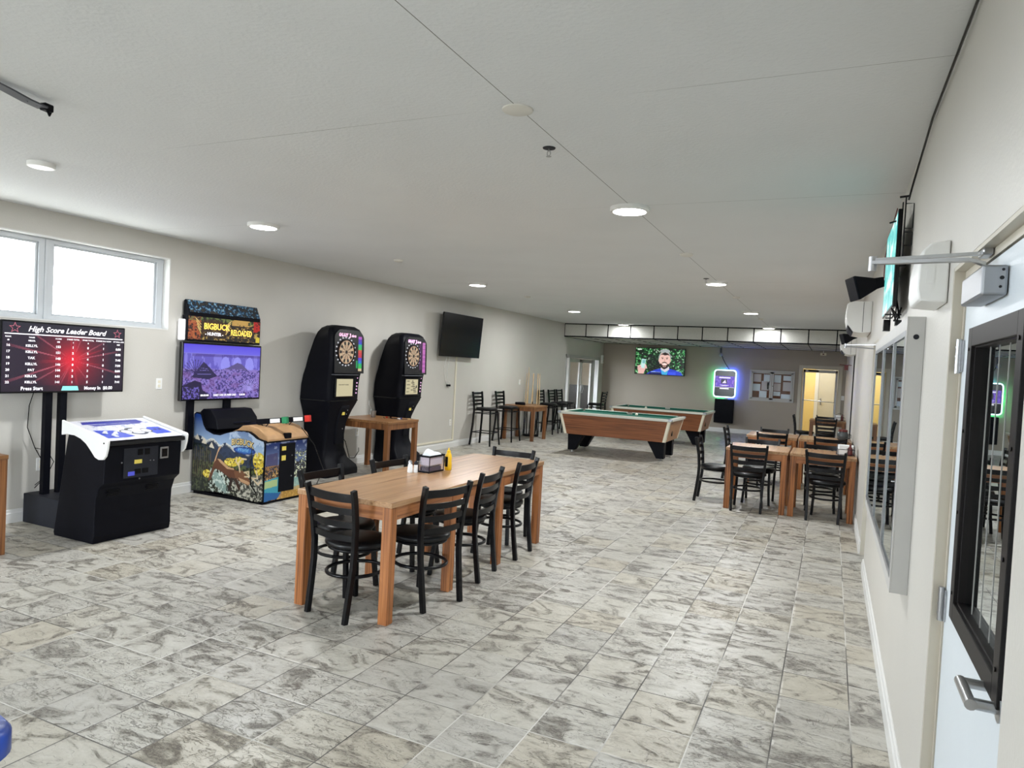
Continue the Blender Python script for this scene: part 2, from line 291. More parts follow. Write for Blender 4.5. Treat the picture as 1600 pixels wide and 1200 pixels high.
class B:
    def __init__(s): s.bm = bmesh.new()

    def box(s, x0, x1, y0, y1, z0, z1, bev=0.0, mtx=None, seg=1):
        r = bmesh.ops.create_cube(s.bm, size=1.0)
        for v in r['verts']:
            v.co = Vector(((x0 + x1) / 2 + v.co.x * (x1 - x0), (y0 + y1) / 2 + v.co.y * (y1 - y0), (z0 + z1) / 2 + v.co.z * (z1 - z0)))
        vs_ = r['verts']
        if bev:
            ed = list({e for v in vs_ for e in v.link_edges})
            q = bmesh.ops.bevel(s.bm, geom=ed, offset=bev, segments=seg, affect='EDGES', profile=0.5)
            vs_ = list({v for f in q['faces'] for v in f.verts} | {v for v in vs_ if v.is_valid})
        if mtx is not None:
            for v in vs_: v.co = mtx @ v.co
        return s

    def frame(s, axis, lo, hi, a0, a1, z0, z1, wa, wz=None):
        """four mitre-free bars round an opening; axis is the thin direction"""
        wz = wz or wa
        for u0, u1, v0, v1 in ((a0, a0 + wa, z0, z1), (a1 - wa, a1, z0, z1), (a0 + wa, a1 - wa, z0, z0 + wz), (a0 + wa, a1 - wa, z1 - wz, z1)):
            if axis == 'X': s.box(lo, hi, u0, u1, v0, v1)
            else: s.box(u0, u1, lo, hi, v0, v1)
        return s

    def tube(s, pts, r, n=8, closed=False, rx=None):
        pts = [Vector(p) for p in pts]; rings = []; k = len(pts)
        up = None
        for i, p in enumerate(pts):
            a = pts[(i - 1) % k] if (i > 0 or closed) else p; b = pts[(i + 1) % k] if (i < k - 1 or closed) else p
            d = (b - a).normalized()
            if up is None:
                up = Vector((0, 0, 1)) if abs(d.z) < 0.9 else Vector((1, 0, 0))
            sd = d.cross(up).normalized(); up2 = sd.cross(d).normalized(); up = up2
            rr = r[i] if isinstance(r, (list, tuple)) else r
            rings.append([s.bm.verts.new(p + (sd * math.cos(2 * PI * j / n) * (rx or rr) + up2 * math.sin(2 * PI * j / n) * rr)) for j in range(n)])
        for i in range(k if closed else k - 1):
            A, D = rings[i], rings[(i + 1) % k]
            for j in range(n): s.bm.faces.new((A[j], A[(j + 1) % n], D[(j + 1) % n], D[j]))
        if not closed:
            s.bm.faces.new(rings[0][::-1]); s.bm.faces.new(rings[-1])
        return s

    def bar(s, pts, hx, hy, side=(1, 0, 0)):
        """rectangular section swept along pts; hx half width along `side`, hy half thickness"""
        pts = [Vector(p) for p in pts]; rings = []; k = len(pts); sd0 = Vector(side)
        for i, p in enumerate(pts):
            a = pts[i - 1] if i > 0 else p; b = pts[i + 1] if i < k - 1 else p
            d = (b - a).normalized(); nn = d.cross(sd0).normalized(); sd = nn.cross(d).normalized()
            rings.append([s.bm.verts.new(p + sd * hx * u + nn * hy * v) for u, v in ((-1, -1), (1, -1), (1, 1), (-1, 1))])
        for i in range(k - 1):
            A, D = rings[i], rings[i + 1]
            for j in range(4): s.bm.faces.new((A[j], A[(j + 1) % 4], D[(j + 1) % 4], D[j]))
        s.bm.faces.new(rings[0][::-1]); s.bm.faces.new(rings[-1])
        return s

    def lathe(s, prof, c=(0, 0, 0), n=24, axis='Z', cap=True):
        rings = []
        for r, z in prof:
            ring = []
            for j in range(n):
                a = 2 * PI * j / n; p = (r * math.cos(a), r * math.sin(a), z)
                if axis == 'X': p = (p[2], p[0], p[1])
                if axis == 'Y': p = (p[0], p[2], p[1])
                ring.append(s.bm.verts.new(Vector(c) + Vector(p)))
            rings.append(ring)
        for i in range(len(rings) - 1):
            for j in range(n): s.bm.faces.new((rings[i][j], rings[i][(j + 1) % n], rings[i + 1][(j + 1) % n], rings[i + 1][j]))
        if cap:
            s.bm.faces.new(rings[0][::-1]); s.bm.faces.new(rings[-1])
        return s

    def prism(s, poly, lo, hi, axis='Y'):
        """polygon in the other two axes, extruded along axis from lo to hi"""
        def P(a, b, c):
            return {'Y': (a, c, b), 'X': (c, a, b), 'Z': (a, b, c)}[axis]
        A = [s.bm.verts.new(P(a, b, lo)) for a, b in poly]; D = [s.bm.verts.new(P(a, b, hi)) for a, b in poly]; n = len(poly)
        s.bm.faces.new(A[::-1]); s.bm.faces.new(D)
        for j in range(n): s.bm.faces.new((A[j], A[(j + 1) % n], D[(j + 1) % n], D[j]))
        return s

    def loft(s, secs, cap=True):
        rings = [[s.bm.verts.new(p) for p in sec] for sec in secs]; n = len(rings[0])
        for i in range(len(rings) - 1):
            for j in range(n): s.bm.faces.new((rings[i][j], rings[i][(j + 1) % n], rings[i + 1][(j + 1) % n], rings[i + 1][j]))
        if cap:
            s.bm.faces.new(rings[0][::-1]); s.bm.faces.new(rings[-1])
        return s

    def build(s, name, m, parent=None, label=None, smooth=None, bevel=0.0, recalc=True):
        me = bpy.data.meshes.new(name)
        if recalc: bmesh.ops.recalc_face_normals(s.bm, faces=s.bm.faces)
        s.bm.to_mesh(me); s.bm.free()
        me.materials.append(m)
        o = bpy.data.objects.new(name, me); C.objects.link(o)
        if parent is not None: o.parent = parent
        if label: o['label'] = label
        if smooth:
            me.polygons.foreach_set('use_smooth', [True] * len(me.polygons))
            try: me.set_sharp_from_angle(angle=R(smooth))
            except Exception: pass
        if bevel:
            md = o.modifiers.new('bevel', 'BEVEL'); md.width = bevel; md.segments = 2; md.limit_method = 'ANGLE'; md.angle_limit = R(35)
        return o


def thing(name, label, cat, loc=(0, 0, 0), rz=0.0, group=None):
    o = bpy.data.objects.new(name, None); C.objects.link(o); o.location = loc; o.rotation_euler = (0, 0, rz)
    o.empty_display_size = 0.1; o['label'] = label; o['category'] = cat
    if group: o['group'] = group
    return o


def tag(o, label, cat, group=None):
    o['label'] = label; o['category'] = cat
    if group: o['group'] = group
    return o


def struct(o):
    o['kind'] = 'structure'; return o


def kids(o):
    return [q for q in bpy.data.objects if q.parent == o]


def dup(root, loc, rz, label, group=None):
    r = root.copy(); C.objects.link(r); r.location = loc; r.rotation_euler = (0, 0, rz); r['label'] = label
    if group: r['group'] = group
    for ch in kids(root):
        c = ch.copy(); C.objects.link(c); c.parent = r
        for g in kids(ch):
            d = g.copy(); C.objects.link(d); d.parent = c
    return r


# ------------------------------------------------------------------ lettering and pictures
def text_polys(s, size, shear=0.0, bold=0.0, align='LEFT', space=1.0):
    cu = bpy.data.curves.new('t', 'FONT'); cu.body = s; cu.size = size; cu.shear = shear; cu.offset = bold; cu.align_x = align; cu.resolution_u = 2
    cu.space_character = space
    o = bpy.data.objects.new('t', cu)
    me = o.to_mesh(); vs_ = [v.co.copy() for v in me.vertices]; fs = [tuple(p.vertices) for p in me.polygons]
    o.to_mesh_clear(); bpy.data.objects.remove(o); bpy.data.curves.remove(cu)
    return vs_, fs


class Letters:
    """flat lettering on a panel; origin/right/up vectors place it"""
    def __init__(s, org, right, up): s.bm = bmesh.new(); s.o = Vector(org); s.r = Vector(right); s.u = Vector(up)

    def add(s, txt, x, y, size, shear=0.0, bold=0.0, align='LEFT', sx=1.0, fn=None):
        v, f = text_polys(txt, size, shear, bold, align)
        q = []
        for p in v:
            a, b_ = x + p.x * sx, y + p.y
            if fn: a, b_ = fn(a, b_)
            q.append(s.bm.verts.new(s.o + s.r * a + s.u * b_))
        for g in f:
            try: s.bm.faces.new([q[i] for i in g])
            except ValueError: pass
        return s

    def rect(s, x0, x1, y0, y1):
        q = [s.bm.verts.new(s.o + s.r * a + s.u * b_) for a, b_ in ((x0, y0), (x1, y0), (x1, y1), (x0, y1))]; s.bm.faces.new(q); return s

    def poly(s, pts):
        q = [s.bm.verts.new(s.o + s.r * a + s.u * b_) for a, b_ in pts]; s.bm.faces.new(q); return s

    def build(s, name, m, parent):
        me = bpy.data.meshes.new(name); s.bm.to_mesh(me); s.bm.free(); me.materials.append(m)
        o = bpy.data.objects.new(name, me); C.objects.link(o); o.parent = parent; return o


class Pic:
    """small raster in numpy used as per-vertex colour of a finely divided panel (printed art, lit screens)"""
    def __init__(s, W, H, col=(0, 0, 0)):
        s.W, s.H = W, H; s.a = np.zeros((H, W, 3)); s.a[:] = srgb(*col)
        s.x, s.y = np.meshgrid((np.arange(W) + .5) / W, 1 - (np.arange(H) + .5) / H)   # x right, y up, 0..1

    def put(s, mask, col, al=1.0):
        c = np.array(srgb(*col)); k = (mask * al)[..., None] if not np.isscalar(al) or mask.dtype != bool else (mask.astype(float) * al)[..., None]
        s.a = s.a * (1 - k) + c * k

    def poly(s, pts, col, al=1.0):
        m_ = np.zeros(s.x.shape, bool); n = len(pts); j = n - 1
        for i in range(n):
            xi, yi = pts[i]; xj, yj = pts[j]
            c = ((yi > s.y) != (yj > s.y)) & (s.x < (xj - xi) * (s.y - yi) / ((yj - yi) or 1e-9) + xi)
            m_ ^= c; j = i
        s.put(m_, col, al); return s

    def ell(s, cx, cy, rx, ry, col, al=1.0):
        s.put(((s.x - cx) / rx) ** 2 + ((s.y - cy) / ry) ** 2 < 1, col, al); return s

    def line(s, x0, y0, x1, y1, wd, col, al=1.0, asp=1.0):
        dx, dy = x1 - x0, (y1 - y0) * asp; L2 = dx * dx + dy * dy + 1e-12
        t = np.clip(((s.x - x0) * dx + (s.y - y0) * asp * dy) / L2, 0, 1)
        d = np.hypot(s.x - x0 - t * dx, (s.y - y0) * asp - t * dy); s.put(d < wd, col, al); return s

    def grad(s, mask, c0, c1, t):
        a, b_ = np.array(srgb(*c0)), np.array(srgb(*c1)); t = np.clip(t, 0, 1)[..., None]
        k = mask.astype(float)[..., None]; s.a = s.a * (1 - k) + (a * (1 - t) + b_ * t) * k

    def noise(s, sx, sy, seed, oct=4):
        rng = np.random.RandomState(seed); out = np.zeros(s.x.shape); amp = 1.0; tot = 0
        for o_ in range(oct):
            gx, gy = int(sx * 2 ** o_) + 2, int(sy * 2 ** o_) + 2; g = rng.rand(gy + 1, gx + 1)
            u = s.x * (gx - 1); v = s.y * (gy - 1); i = u.astype(int); j = v.astype(int); fu = u - i; fv = v - j
            fu = fu * fu * (3 - 2 * fu); fv = fv * fv * (3 - 2 * fv)
            out += amp * ((g[j, i] * (1 - fu) + g[j, i + 1] * fu) * (1 - fv) + (g[j + 1, i] * (1 - fu) + g[j + 1, i + 1] * fu) * fv); tot += amp; amp *= 0.55
        return out / tot

    def panel(s, name, m, parent, fn, keep=None, label=None):
        """fn(u,v)->3D point; keep(u,v)->bool trims the panel"""
        W, H = s.W, s.H; bm = bmesh.new(); vv = {}
        col = s.a
        def vert(i, j):
            if (i, j) not in vv: vv[(i, j)] = bm.verts.new(fn(i / W, 1 - j / H))
            return vv[(i, j)]
        cols = []
        for j in range(H):
            for i in range(W):
                if keep and not keep((i + .5) / W, 1 - (j + .5) / H): continue
                bm.faces.new((vert(i, j + 1), vert(i + 1, j + 1), vert(i + 1, j), vert(i, j))); cols.append(col[j, i])
        me = bpy.data.meshes.new(name); bm.to_mesh(me); bm.free(); me.materials.append(m)
        at = me.color_attributes.new('art', 'FLOAT_COLOR', 'CORNER')
        arr = np.ones((len(cols), 4, 4)); arr[:, :, :3] = np.array(cols)[:, None, :]
        at.data.foreach_set('color', arr.reshape(-1).astype(np.float32))
        o = bpy.data.objects.new(name, me); C.objects.link(o)
        if parent is not None: o.parent = parent
        if label: o['label'] = label
        return o

# ================================================================== THE ROOM
T = 0.2
b = B(); b.box(XL - 2.2, XR + 3.0, YF - 0.3, YB + 3.4, -0.12, 0.0); struct(b.build('floor', M['floor']))
b = B(); b.box(XL - 2.2, XR + 3.0, YF - 0.3, YB + 3.4, ZC, ZC + 0.12); struct(b.build('ceiling', M['ceiling']))
# left wall with the strip window and the glazed entrance
WY0, WY1, WZ0, WZ1 = -0.92, 5.235, 1.82, 2.585
DY0, DY1, DZ = 17.56, 20.56, 2.0
b = B(); x0, x1 = XL - T, XL
b.box(x0, x1, YF, WY0, 0, ZC).box(x0, x1, WY0, WY1, 0, WZ0).box(x0, x1, WY0, WY1, WZ1, ZC).box(x0, x1, WY1, DY0, 0, ZC)
b.box(x0, x1, DY0, DY1, DZ, ZC).box(x0, x1, DY1, YB, 0, ZC)
struct(b.build('wall_left', M['wall']))
# right wall with two recessed doorways
P0, P1, PZ = 1.645, 2.665, 2.03
Q0, Q1 = 6.70, 7.44
b = B(); x0, x1 = XR, XR + T
HY0, HY1, HZ0, HZ1 = -2.95, -0.35, 0.3, 2.6  # opening for an added window behind the camera
b.box(x0, x1, YF, HY0, 0, ZC).box(x0, x1, HY0, HY1, 0, HZ0).box(x0, x1, HY0, HY1, HZ1, ZC).box(x0, x1, HY1, P0, 0, ZC).box(x0, x1, P0, P1, PZ, ZC).box(x0, x1, P1, Q0, 0, ZC).box(x0, x1, Q0, Q1, PZ, ZC).box(x0, x1, Q1, YB, 0, ZC)
struct(b.build('wall_right', M['wall']))
# back wall
E0, E1, EZ = -0.76, 0.17, 1.97
b = B(); b.box(XL - T, E0, YB, YB + T, 0, ZC).box(E0, E1, YB, YB + T, EZ, ZC).box(E1, XR + T, YB, YB + T, 0, ZC)
struct(b.build('wall_back', M['wall_back']))
# wall behind the camera with an added, unseen window for fill light
b = B(); GW = ((-6.3, -4.75),)
b.box(XL - T, GW[0][0], YF - T, YF, 0, ZC).box(GW[0][1], XR + T, YF - T, YF, 0, ZC)
for g0, g1 in GW: b.box(g0, g1, YF - T, YF, 0, 0.3).box(g0, g1, YF - T, YF, 2.65, ZC)
struct(b.build('wall_front', M['wall']))
for k, (g0, g1) in enumerate(GW):
    fr = struct(B().frame('Y', YF - 0.12, YF - 0.06, g0, g1, 0.3, 2.65, 0.07).build('window_%d' % (k + 5), M['vinyl']))  # added out of view to light the room from behind
    B().box(g0 + 0.05, g1 - 0.05, YF - 0.095, YF - 0.09, 0.35, 2.6).build('pane', M['pane'], fr)
fr = struct(B().frame('X', XR + 0.06, XR + 0.12, HY0, HY1, HZ0, HZ1, 0.07).build('window_6', M['vinyl']))  # unseen window added behind the camera to bring in fill daylight
B().box(XR + 0.09, XR + 0.095, HY0 + 0.05, HY1 - 0.05, HZ0 + 0.05, HZ1 - 0.05).build('pane', M['pane'], fr)
# strip window
wf = B(); xo, xi = XL - 0.15, XL - 0.09
ymul = [(WY0, WY0 + 0.1)] + [(2.71 - 1.22 * k, 2.84 - 1.22 * k) for k in range(2, -2, -1)] + [(5.15, WY1)]
wf.box(xo, xi - 0.001, WY0, WY1 - 0.001, WZ0 + 0.001, WZ0 + 0.05).box(xo, xi - 0.001, WY0, WY1 - 0.001, WZ1 - 0.05, WZ1 - 0.001)
for a, c in ymul:
    wf.box(xo, xi, a + 0.0005, c - 0.0005 - (0.009 if c > 5 else 0), WZ0 + 0.009, WZ1 - 0.009)
    if c < 5: wf.box(xi, xi + 0.008, (a + c) / 2 - 0.012, (a + c) / 2 + 0.012, WZ0 + 0.01, WZ1 - 0.01)
for (a, c), (d, e) in zip(ymul[:-1], ymul[1:]):       # slim inner sash beads
    wf.box(xo + 0.015, xi - 0.02, c, c + 0.022, WZ0 + 0.05, WZ1 - 0.05).box(xo + 0.015, xi - 0.02, d - 0.022, d, WZ0 + 0.05, WZ1 - 0.05)
    wf.box(xo + 0.016, xi - 0.021, c + 0.022, d - 0.022, WZ0 + 0.05, WZ0 + 0.068).box(xo + 0.016, xi - 0.021, c + 0.022, d - 0.022, WZ1 - 0.068, WZ1 - 0.05)
wf = struct(wf.build('window_1', M['vinyl'], bevel=0.003))
for (a, c), (d, e) in zip(ymul[:-1], ymul[1:]):
    B().box(xo + 0.028, xo + 0.032, c + 0.01, d - 0.01, WZ0 + 0.055, WZ1 - 0.055).build('pane', M['pane'], wf)
rv = B(); xr = XL - 0.09                                # white drywall return and sill around the window
rv.box(xr + 0.001, XL + 0.004, WY1 - 0.008, WY1 + 0.004, WZ0 + 0.008, WZ1 - 0.008).box(xr, XL + 0.004, WY0, WY1, WZ1 - 0.008, WZ1 + 0.004).box(xr, XL + 0.004, WY0, WY1, WZ0 - 0.004, WZ0 + 0.008)
struct(rv.build('trim_1', M['trim']))
# baseboards


def baseboard(name, pts_fn):
    b = B(); pts_fn(b); return struct(b.build(name, M['trim']))


bb_poly = [(0, 0), (0.016, 0), (0.016, 0.085), (0.011, 0.092), (0.009, 0.115), (0.004, 0.12), (0, 0.12)]
baseboard('baseboard_left', lambda b: b.prism([(XL + x, z) for x, z in bb_poly], YF, DY0 - 0.02).prism([(XL + x, z) for x, z in bb_poly], DY1 + 0.02, YB))
baseboard('baseboard_right', lambda b: [b.prism([(XR - x, z) for x, z in bb_poly], a, c) for a, c in ((YF, P0), (P1 + 0.02, 6.72), (Q1 - 0.005, YB))])
baseboard('baseboard_back', lambda b: [b.prism([(YB - x, z) for x, z in bb_poly], a, c, 'X') for a, c in ((XL, E0 - 0.09), (E1 + 0.09, XR))])
# dropped soffit at the far end: white ceiling tiles in a black grid
PT = 0.6
tl = B()
for i in range(12):
    xa = XL + i * PT + 0.012; xb = min(XL + (i + 1) * PT - 0.012, XR - 0.01)
    if xb - xa < 0.05: continue
    tl.box(xa, xb, YS + 0.004, YS + 0.016, ZS + 0.03, ZC - 0.02)
    for j in range(6):
        ya = YS + 0.02 + j * PT + 0.012; yb = min(YS + 0.02 + (j + 1) * PT - 0.012, YB - 0.01)
        tl.box(xa, xb, ya, yb, ZS + 0.006, ZS + 0.02)
M['tile_white'] = speck('white_ceiling_tile', srgb(214, 214, 208), 0.8, 0.06, 60, 0.2, 150)
struct(tl.build('trim_2', M['tile_white']))
gd = B()
gd.box(XL, XR, YS, YS + 0.012, ZS, ZS + 0.03).box(XL, XR, YS, YS + 0.012, ZC - 0.025, ZC)
for i in range(12):
    xa = XL + i * PT
    gd.box(xa - 0.012 if i else xa, xa + 0.012, YS - 0.001, YS + 0.012, ZS, ZC)
    gd.box(xa - 0.008 if i else xa, xa + 0.008, YS + 0.012, YB, ZS, ZS + 0.01)
for j in range(7):
    ya = YS + 0.02 + j * PT
    if ya < YB: gd.box(XL, XR, ya - 0.008, ya + 0.008, ZS - 0.001, ZS + 0.009)
gd.box(XL, XR, YB - 0.012, YB, ZS - 0.002, ZS + 0.02)
struct(gd.build('trim_3', M['black']))

# ---- near right door (door_1): frame, white slab, dark framed glass, closer, hinges, lever
fr1 = B(); xd = 0.377
fr1.box(xd - 0.004, xd + 0.06, P1 - 0.035, P1, 0, PZ - 0.035).box(xd - 0.004, xd + 0.06, P0, P1, PZ - 0.035, PZ).box(xd - 0.004, xd + 0.06, P0, P0 + 0.03, 0, PZ - 0.035)
fr1.box(XR + 0.001, xd - 0.004, P1 - 0.012, P1, 0, PZ - 0.012).box(XR + 0.001, xd - 0.004, P0, P1, PZ - 0.012, PZ)
struct(fr1.build('trim_4', M['jamb']))
y0, y1, z0, z1 = P0 + 0.033, P1 - 0.04, 0.01, PZ - 0.04
gy0, gy1, gz0, gz1 = 1.80, 2.40, 0.985, 1.79       # opening of the glass
d = B(); d.box(xd, xd + 0.045, y0, gy0, z0, z1).box(xd, xd + 0.045, gy1, y1, z0, z1).box(xd, xd + 0.045, gy0, gy1, z0, gz0).box(xd, xd + 0.045, gy0, gy1, gz1, z1)
door1 = struct(d.build('door_1', M['door_white']))
f = B(); w_ = 0.055
for s_, (xa, xb, ww, off) in enumerate(((xd - 0.018, xd + 0.004, w_, 0.0), (xd - 0.008, xd + 0.03, 0.03, 0.03))):
    a0, a1, c0, c1 = gy0 - w_ / 2 + off, gy1 + w_ / 2 - off, gz0 - w_ / 2 + off, gz1 + w_ / 2 - off
    f.frame('X', xa, xb, a0, a1, c0, c1, ww)
for k in range(4):
    zz = gz0 + 0.05 + k * 0.24
    f.lathe([(0.007, 0), (0.005, 0.003)], (xd - 0.021, gy1, zz), 8, 'X').lathe([(0.007, 0), (0.005, 0.003)], (xd - 0.021, gy0, zz), 8, 'X')
f.build('glass_frame', M['bronze'], door1, bevel=0.002)
B().box(xd + 0.012, xd + 0.018, gy0, gy1, gz0, gz1).build('pane', M['door_pane'], door1)
wr = B()
for k in range(4): wr.box(xd + 0.0105, xd + 0.0118, gy0 + 0.12 + k * 0.115, gy0 + 0.1225 + k * 0.115, gz0 + 0.03, gz1 - 0.03)
wr.build('glass_lines', M['alu_paint'], door1, label='four thin pale vertical lines in the glass')
for hz in (1.742, 0.937, 0.22):
    h = B(); yh = P1 - 0.036
    h.tube([(xd - 0.012, yh, hz - 0.055), (xd - 0.012, yh, hz + 0.055)], 0.009, 10)
    h.box(xd - 0.006, xd - 0.001, yh - 0.03, yh, hz - 0.05, hz + 0.05).box(xd - 0.006, xd - 0.001, yh, yh + 0.03, hz - 0.05, hz + 0.05)
    for q in (-0.03, 0.0, 0.03): h.tube([(xd - 0.012, yh, hz + q - 0.002), (xd - 0.012, yh, hz + q + 0.002)], 0.0105, 10)
    h.build('hinge', M['steel'], door1, smooth=40)
h = B(); yl, zl = 1.79, 0.955
h.lathe([(0.03, -0.012), (0.03, 0.0)], (xd, yl, zl), 20, 'X')
h.tube([(xd - 0.005, yl, zl), (xd - 0.062, yl, zl)], 0.0125, 12)
h.tube([(xd - 0.062, yl - 0.012, zl), (xd - 0.062, yl + 0.125, zl)], 0.0125, 12)
h.tube([(xd - 0.062, yl + 0.118, zl), (xd - 0.012, yl + 0.118, zl)], 0.0115, 12)
h.build('lever_handle', M['steel'], door1, smooth=40)
c = B(); c.box(xd - 0.057, xd - 0.002, 2.035, 2.33, 1.872, 1.947, 0.006, seg=2)
clo = c.build('closer_box', M['alu'], door1)
c = B()
for q, r_ in ((1.935, 0.0035), (1.915, 0.005), (1.893, 0.0035)): c.lathe([(r_, -0.0012), (r_, 0.0)], (xd - 0.0135 - (1.935 - q) * 0.1, 2.0345, q), 10, 'Y')
c.build('screw', M['black_gloss'], clo)
c = B(); el = (0.09, 2.33, 2.0)
c.bar([(xd - 0.03, 2.19, 1.947), (xd - 0.03, 2.19, 1.972), (xd - 0.06, 2.2, 1.985), el], 0.011, 0.005, (0, 1, 0))
c.tube([(el[0], el[1], 1.975), (el[0], el[1], 2.018)], 0.0115, 12)
c.bar([(el[0], el[1], 2.008), (xd - 0.05, 2.26, 2.01), (xd - 0.012, 2.25, 2.01)], 0.008, 0.0045, (0, 1, 0))
c.box(xd - 0.03, xd - 0.006, 2.21, 2.285, 2.0, 2.024, 0.003)
c.build('closer_arm', M['steel'], door1, smooth=40)
# dark room behind that door
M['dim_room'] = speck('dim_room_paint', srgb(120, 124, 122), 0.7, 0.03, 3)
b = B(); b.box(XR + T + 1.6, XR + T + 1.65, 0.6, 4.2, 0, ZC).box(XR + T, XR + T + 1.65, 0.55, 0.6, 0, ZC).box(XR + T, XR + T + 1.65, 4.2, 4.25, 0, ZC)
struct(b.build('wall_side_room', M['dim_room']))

# ---- far right door (door_2)
xe = XR + 0.075
d2 = struct(B().box(xe, xe + 0.045, Q0 + 0.03, Q1 - 0.03, 0.01, PZ - 0.03).build('door_2', M['door_white']))
struct(B().box(XR + 0.001, xe + 0.05, Q1 - 0.028, Q1, 0, PZ).box(XR + 0.001, xe + 0.05, Q0, Q0 + 0.028, 0, PZ).box(XR + 0.001, xe + 0.05, Q0, Q1, PZ - 0.028, PZ).build('trim_5', M['jamb']))
for hz in (1.75, 0.98, 0.3):
    B().tube([(xe - 0.01, Q1 - 0.035, hz - 0.055), (xe - 0.01, Q1 - 0.035, hz + 0.055)], 0.009, 10).box(xe - 0.006, xe, Q1 - 0.06, Q1 - 0.03, hz - 0.05, hz + 0.05).build('hinge', M['steel'], d2, smooth=40)
clo2 = B().box(xe - 0.057, xe - 0.002, 6.95, 7.2, 1.88, 1.95, 0.005).build('closer_box', M['alu'], d2)
B().bar([(xe - 0.03, 7.1, 1.955), (0.1, 7.42, 1.985)], 0.011, 0.005, (0, 1, 0)).tube([(0.1, 7.42, 1.97), (0.1, 7.42, 2.012)], 0.011, 10).bar([(0.1, 7.42, 2.0), (xe - 0.01, 7.18, 2.0)], 0.008, 0.004, (0, 1, 0)).build('closer_arm', M['steel'], d2, smooth=40)

# ---- door in the back wall (door_3) and the lit vestibule behind it
f = B(); ya, yb = YB - 0.02, YB + 0.1
f.box(E0 - 0.085, E0, ya, YB + 0.001, 0, EZ + 0.085).box(E1, E1 + 0.085, ya, YB + 0.001, 0, EZ + 0.085).box(E0, E1, ya, YB + 0.001, EZ, EZ + 0.085)
f.box(E0, E0 + 0.02, YB, yb, 0, EZ).box(E1 - 0.02, E1, YB, yb, 0, EZ).box(E0, E1, YB, yb, EZ - 0.02, EZ)
struct(f.build('trim_6', M['jamb'], bevel=0.004))
d = B(); ys = YB + 0.03
d.box(E0 + 0.025, E0 + 0.085, ys, ys + 0.04, 0.02, EZ - 0.03).box(E1 - 0.085, E1 - 0.025, ys, ys + 0.04, 0.02, EZ - 0.03).box(E0 + 0.025, E1 - 0.025, ys, ys + 0.04, EZ - 0.11, EZ - 0.03).box(E0 + 0.025, E1 - 0.025, ys, ys + 0.04, 0.02, 0.16)
d3 = struct(d.build('door_3', M['alu_paint']))
B().box(E0 + 0.08, E1 - 0.08, ys + 0.015, ys + 0.02, 0.15, EZ - 0.1).build('pane', M['pane'], d3)
B().tube([(E0 + 0.05, ys - 0.035, 1.09), (E1 - 0.05, ys - 0.035, 1.06)], 0.011, 8).box(E0 + 0.04, E0 + 0.07, ys - 0.04, ys, 1.06, 1.12).box(E1 - 0.07, E1 - 0.035, ys - 0.045, ys, 0.75, 1.4).build('push_bar', M['alu'], d3)
B().box(E0 + 0.15, E0 + 0.42, ys - 0.05, ys, EZ - 0.085, EZ - 0.035, 0.004).build('closer_box', M['bronze'], d3)
v0, v1, vy = -1.3, 0.5, YB + T
M['yellow_wall'] = speck('pale_yellow_wall_paint', srgb(238, 214, 146), 0.6, 0.02, 2)
M['cream_wall'] = speck('cream_wall_paint', srgb(200, 195, 180), 0.6, 0.02, 2)
struct(B().box(v0 - 0.05, v0, vy, vy + 2.4, 0, ZC).box(v0, -0.42, vy + 2.35, vy + 2.4, 0, ZC).build('wall_vestibule_left', M['yellow_wall']))
struct(B().box(v1, v1 + 0.05, vy, vy + 2.4, 0, ZC).box(-0.42, v1, vy + 2.35, vy + 2.4, 0, ZC).build('wall_vestibule_back', M['cream_wall']))
struct(B().box(-0.46, -0.36, vy + 2.30, vy + 2.349, 0, 2.1).box(0.28, 0.36, vy + 2.30, vy + 2.349, 0, 2.1).box(-0.46, 0.36, vy + 2.3, vy + 2.349, 2.03, 2.1).build('trim_7', M['trim']))
d5 = struct(B().box(-0.35, 0.27, vy + 2.31, vy + 2.345, 0.01, 2.02).build('door_5', M['cream_wall']))
B().tube([(-0.28, vy + 2.3, 0.98), (-0.28, vy + 2.26, 1.0), (-0.20, vy + 2.25, 1.0)], 0.012, 8).box(-0.3, -0.26, vy + 2.3, vy + 2.309, 0.9, 1.1).build('lever_handle', M['alu'], d5)
lv = bpy.data.lights.new('vestibule_lamp', 'AREA'); lv.size = 0.5; lv.energy = 20; lv.color = (1.0, 0.95, 0.84)
vl = thing('ceiling_lamp', 'square warm white lamp on the ceiling of the vestibule behind the back door', 'ceiling lamp', (-0.4, vy + 1.2, ZC))
M['warm_lamp'] = mat('warm_lamp_diffuser', (0.9, 0.9, 0.85), 0.5, emit=(1.0, 0.90, 0.70), es=2.0)
B().box(-0.27, 0.27, -0.27, 0.27, -0.05, 0.0, 0.005).build('lamp_housing', M['warm_lamp'], vl)
lo = bpy.data.objects.new('vestibule_lamp', lv); C.objects.link(lo); lo.parent = vl; lo.location = (0, 0, -0.06)

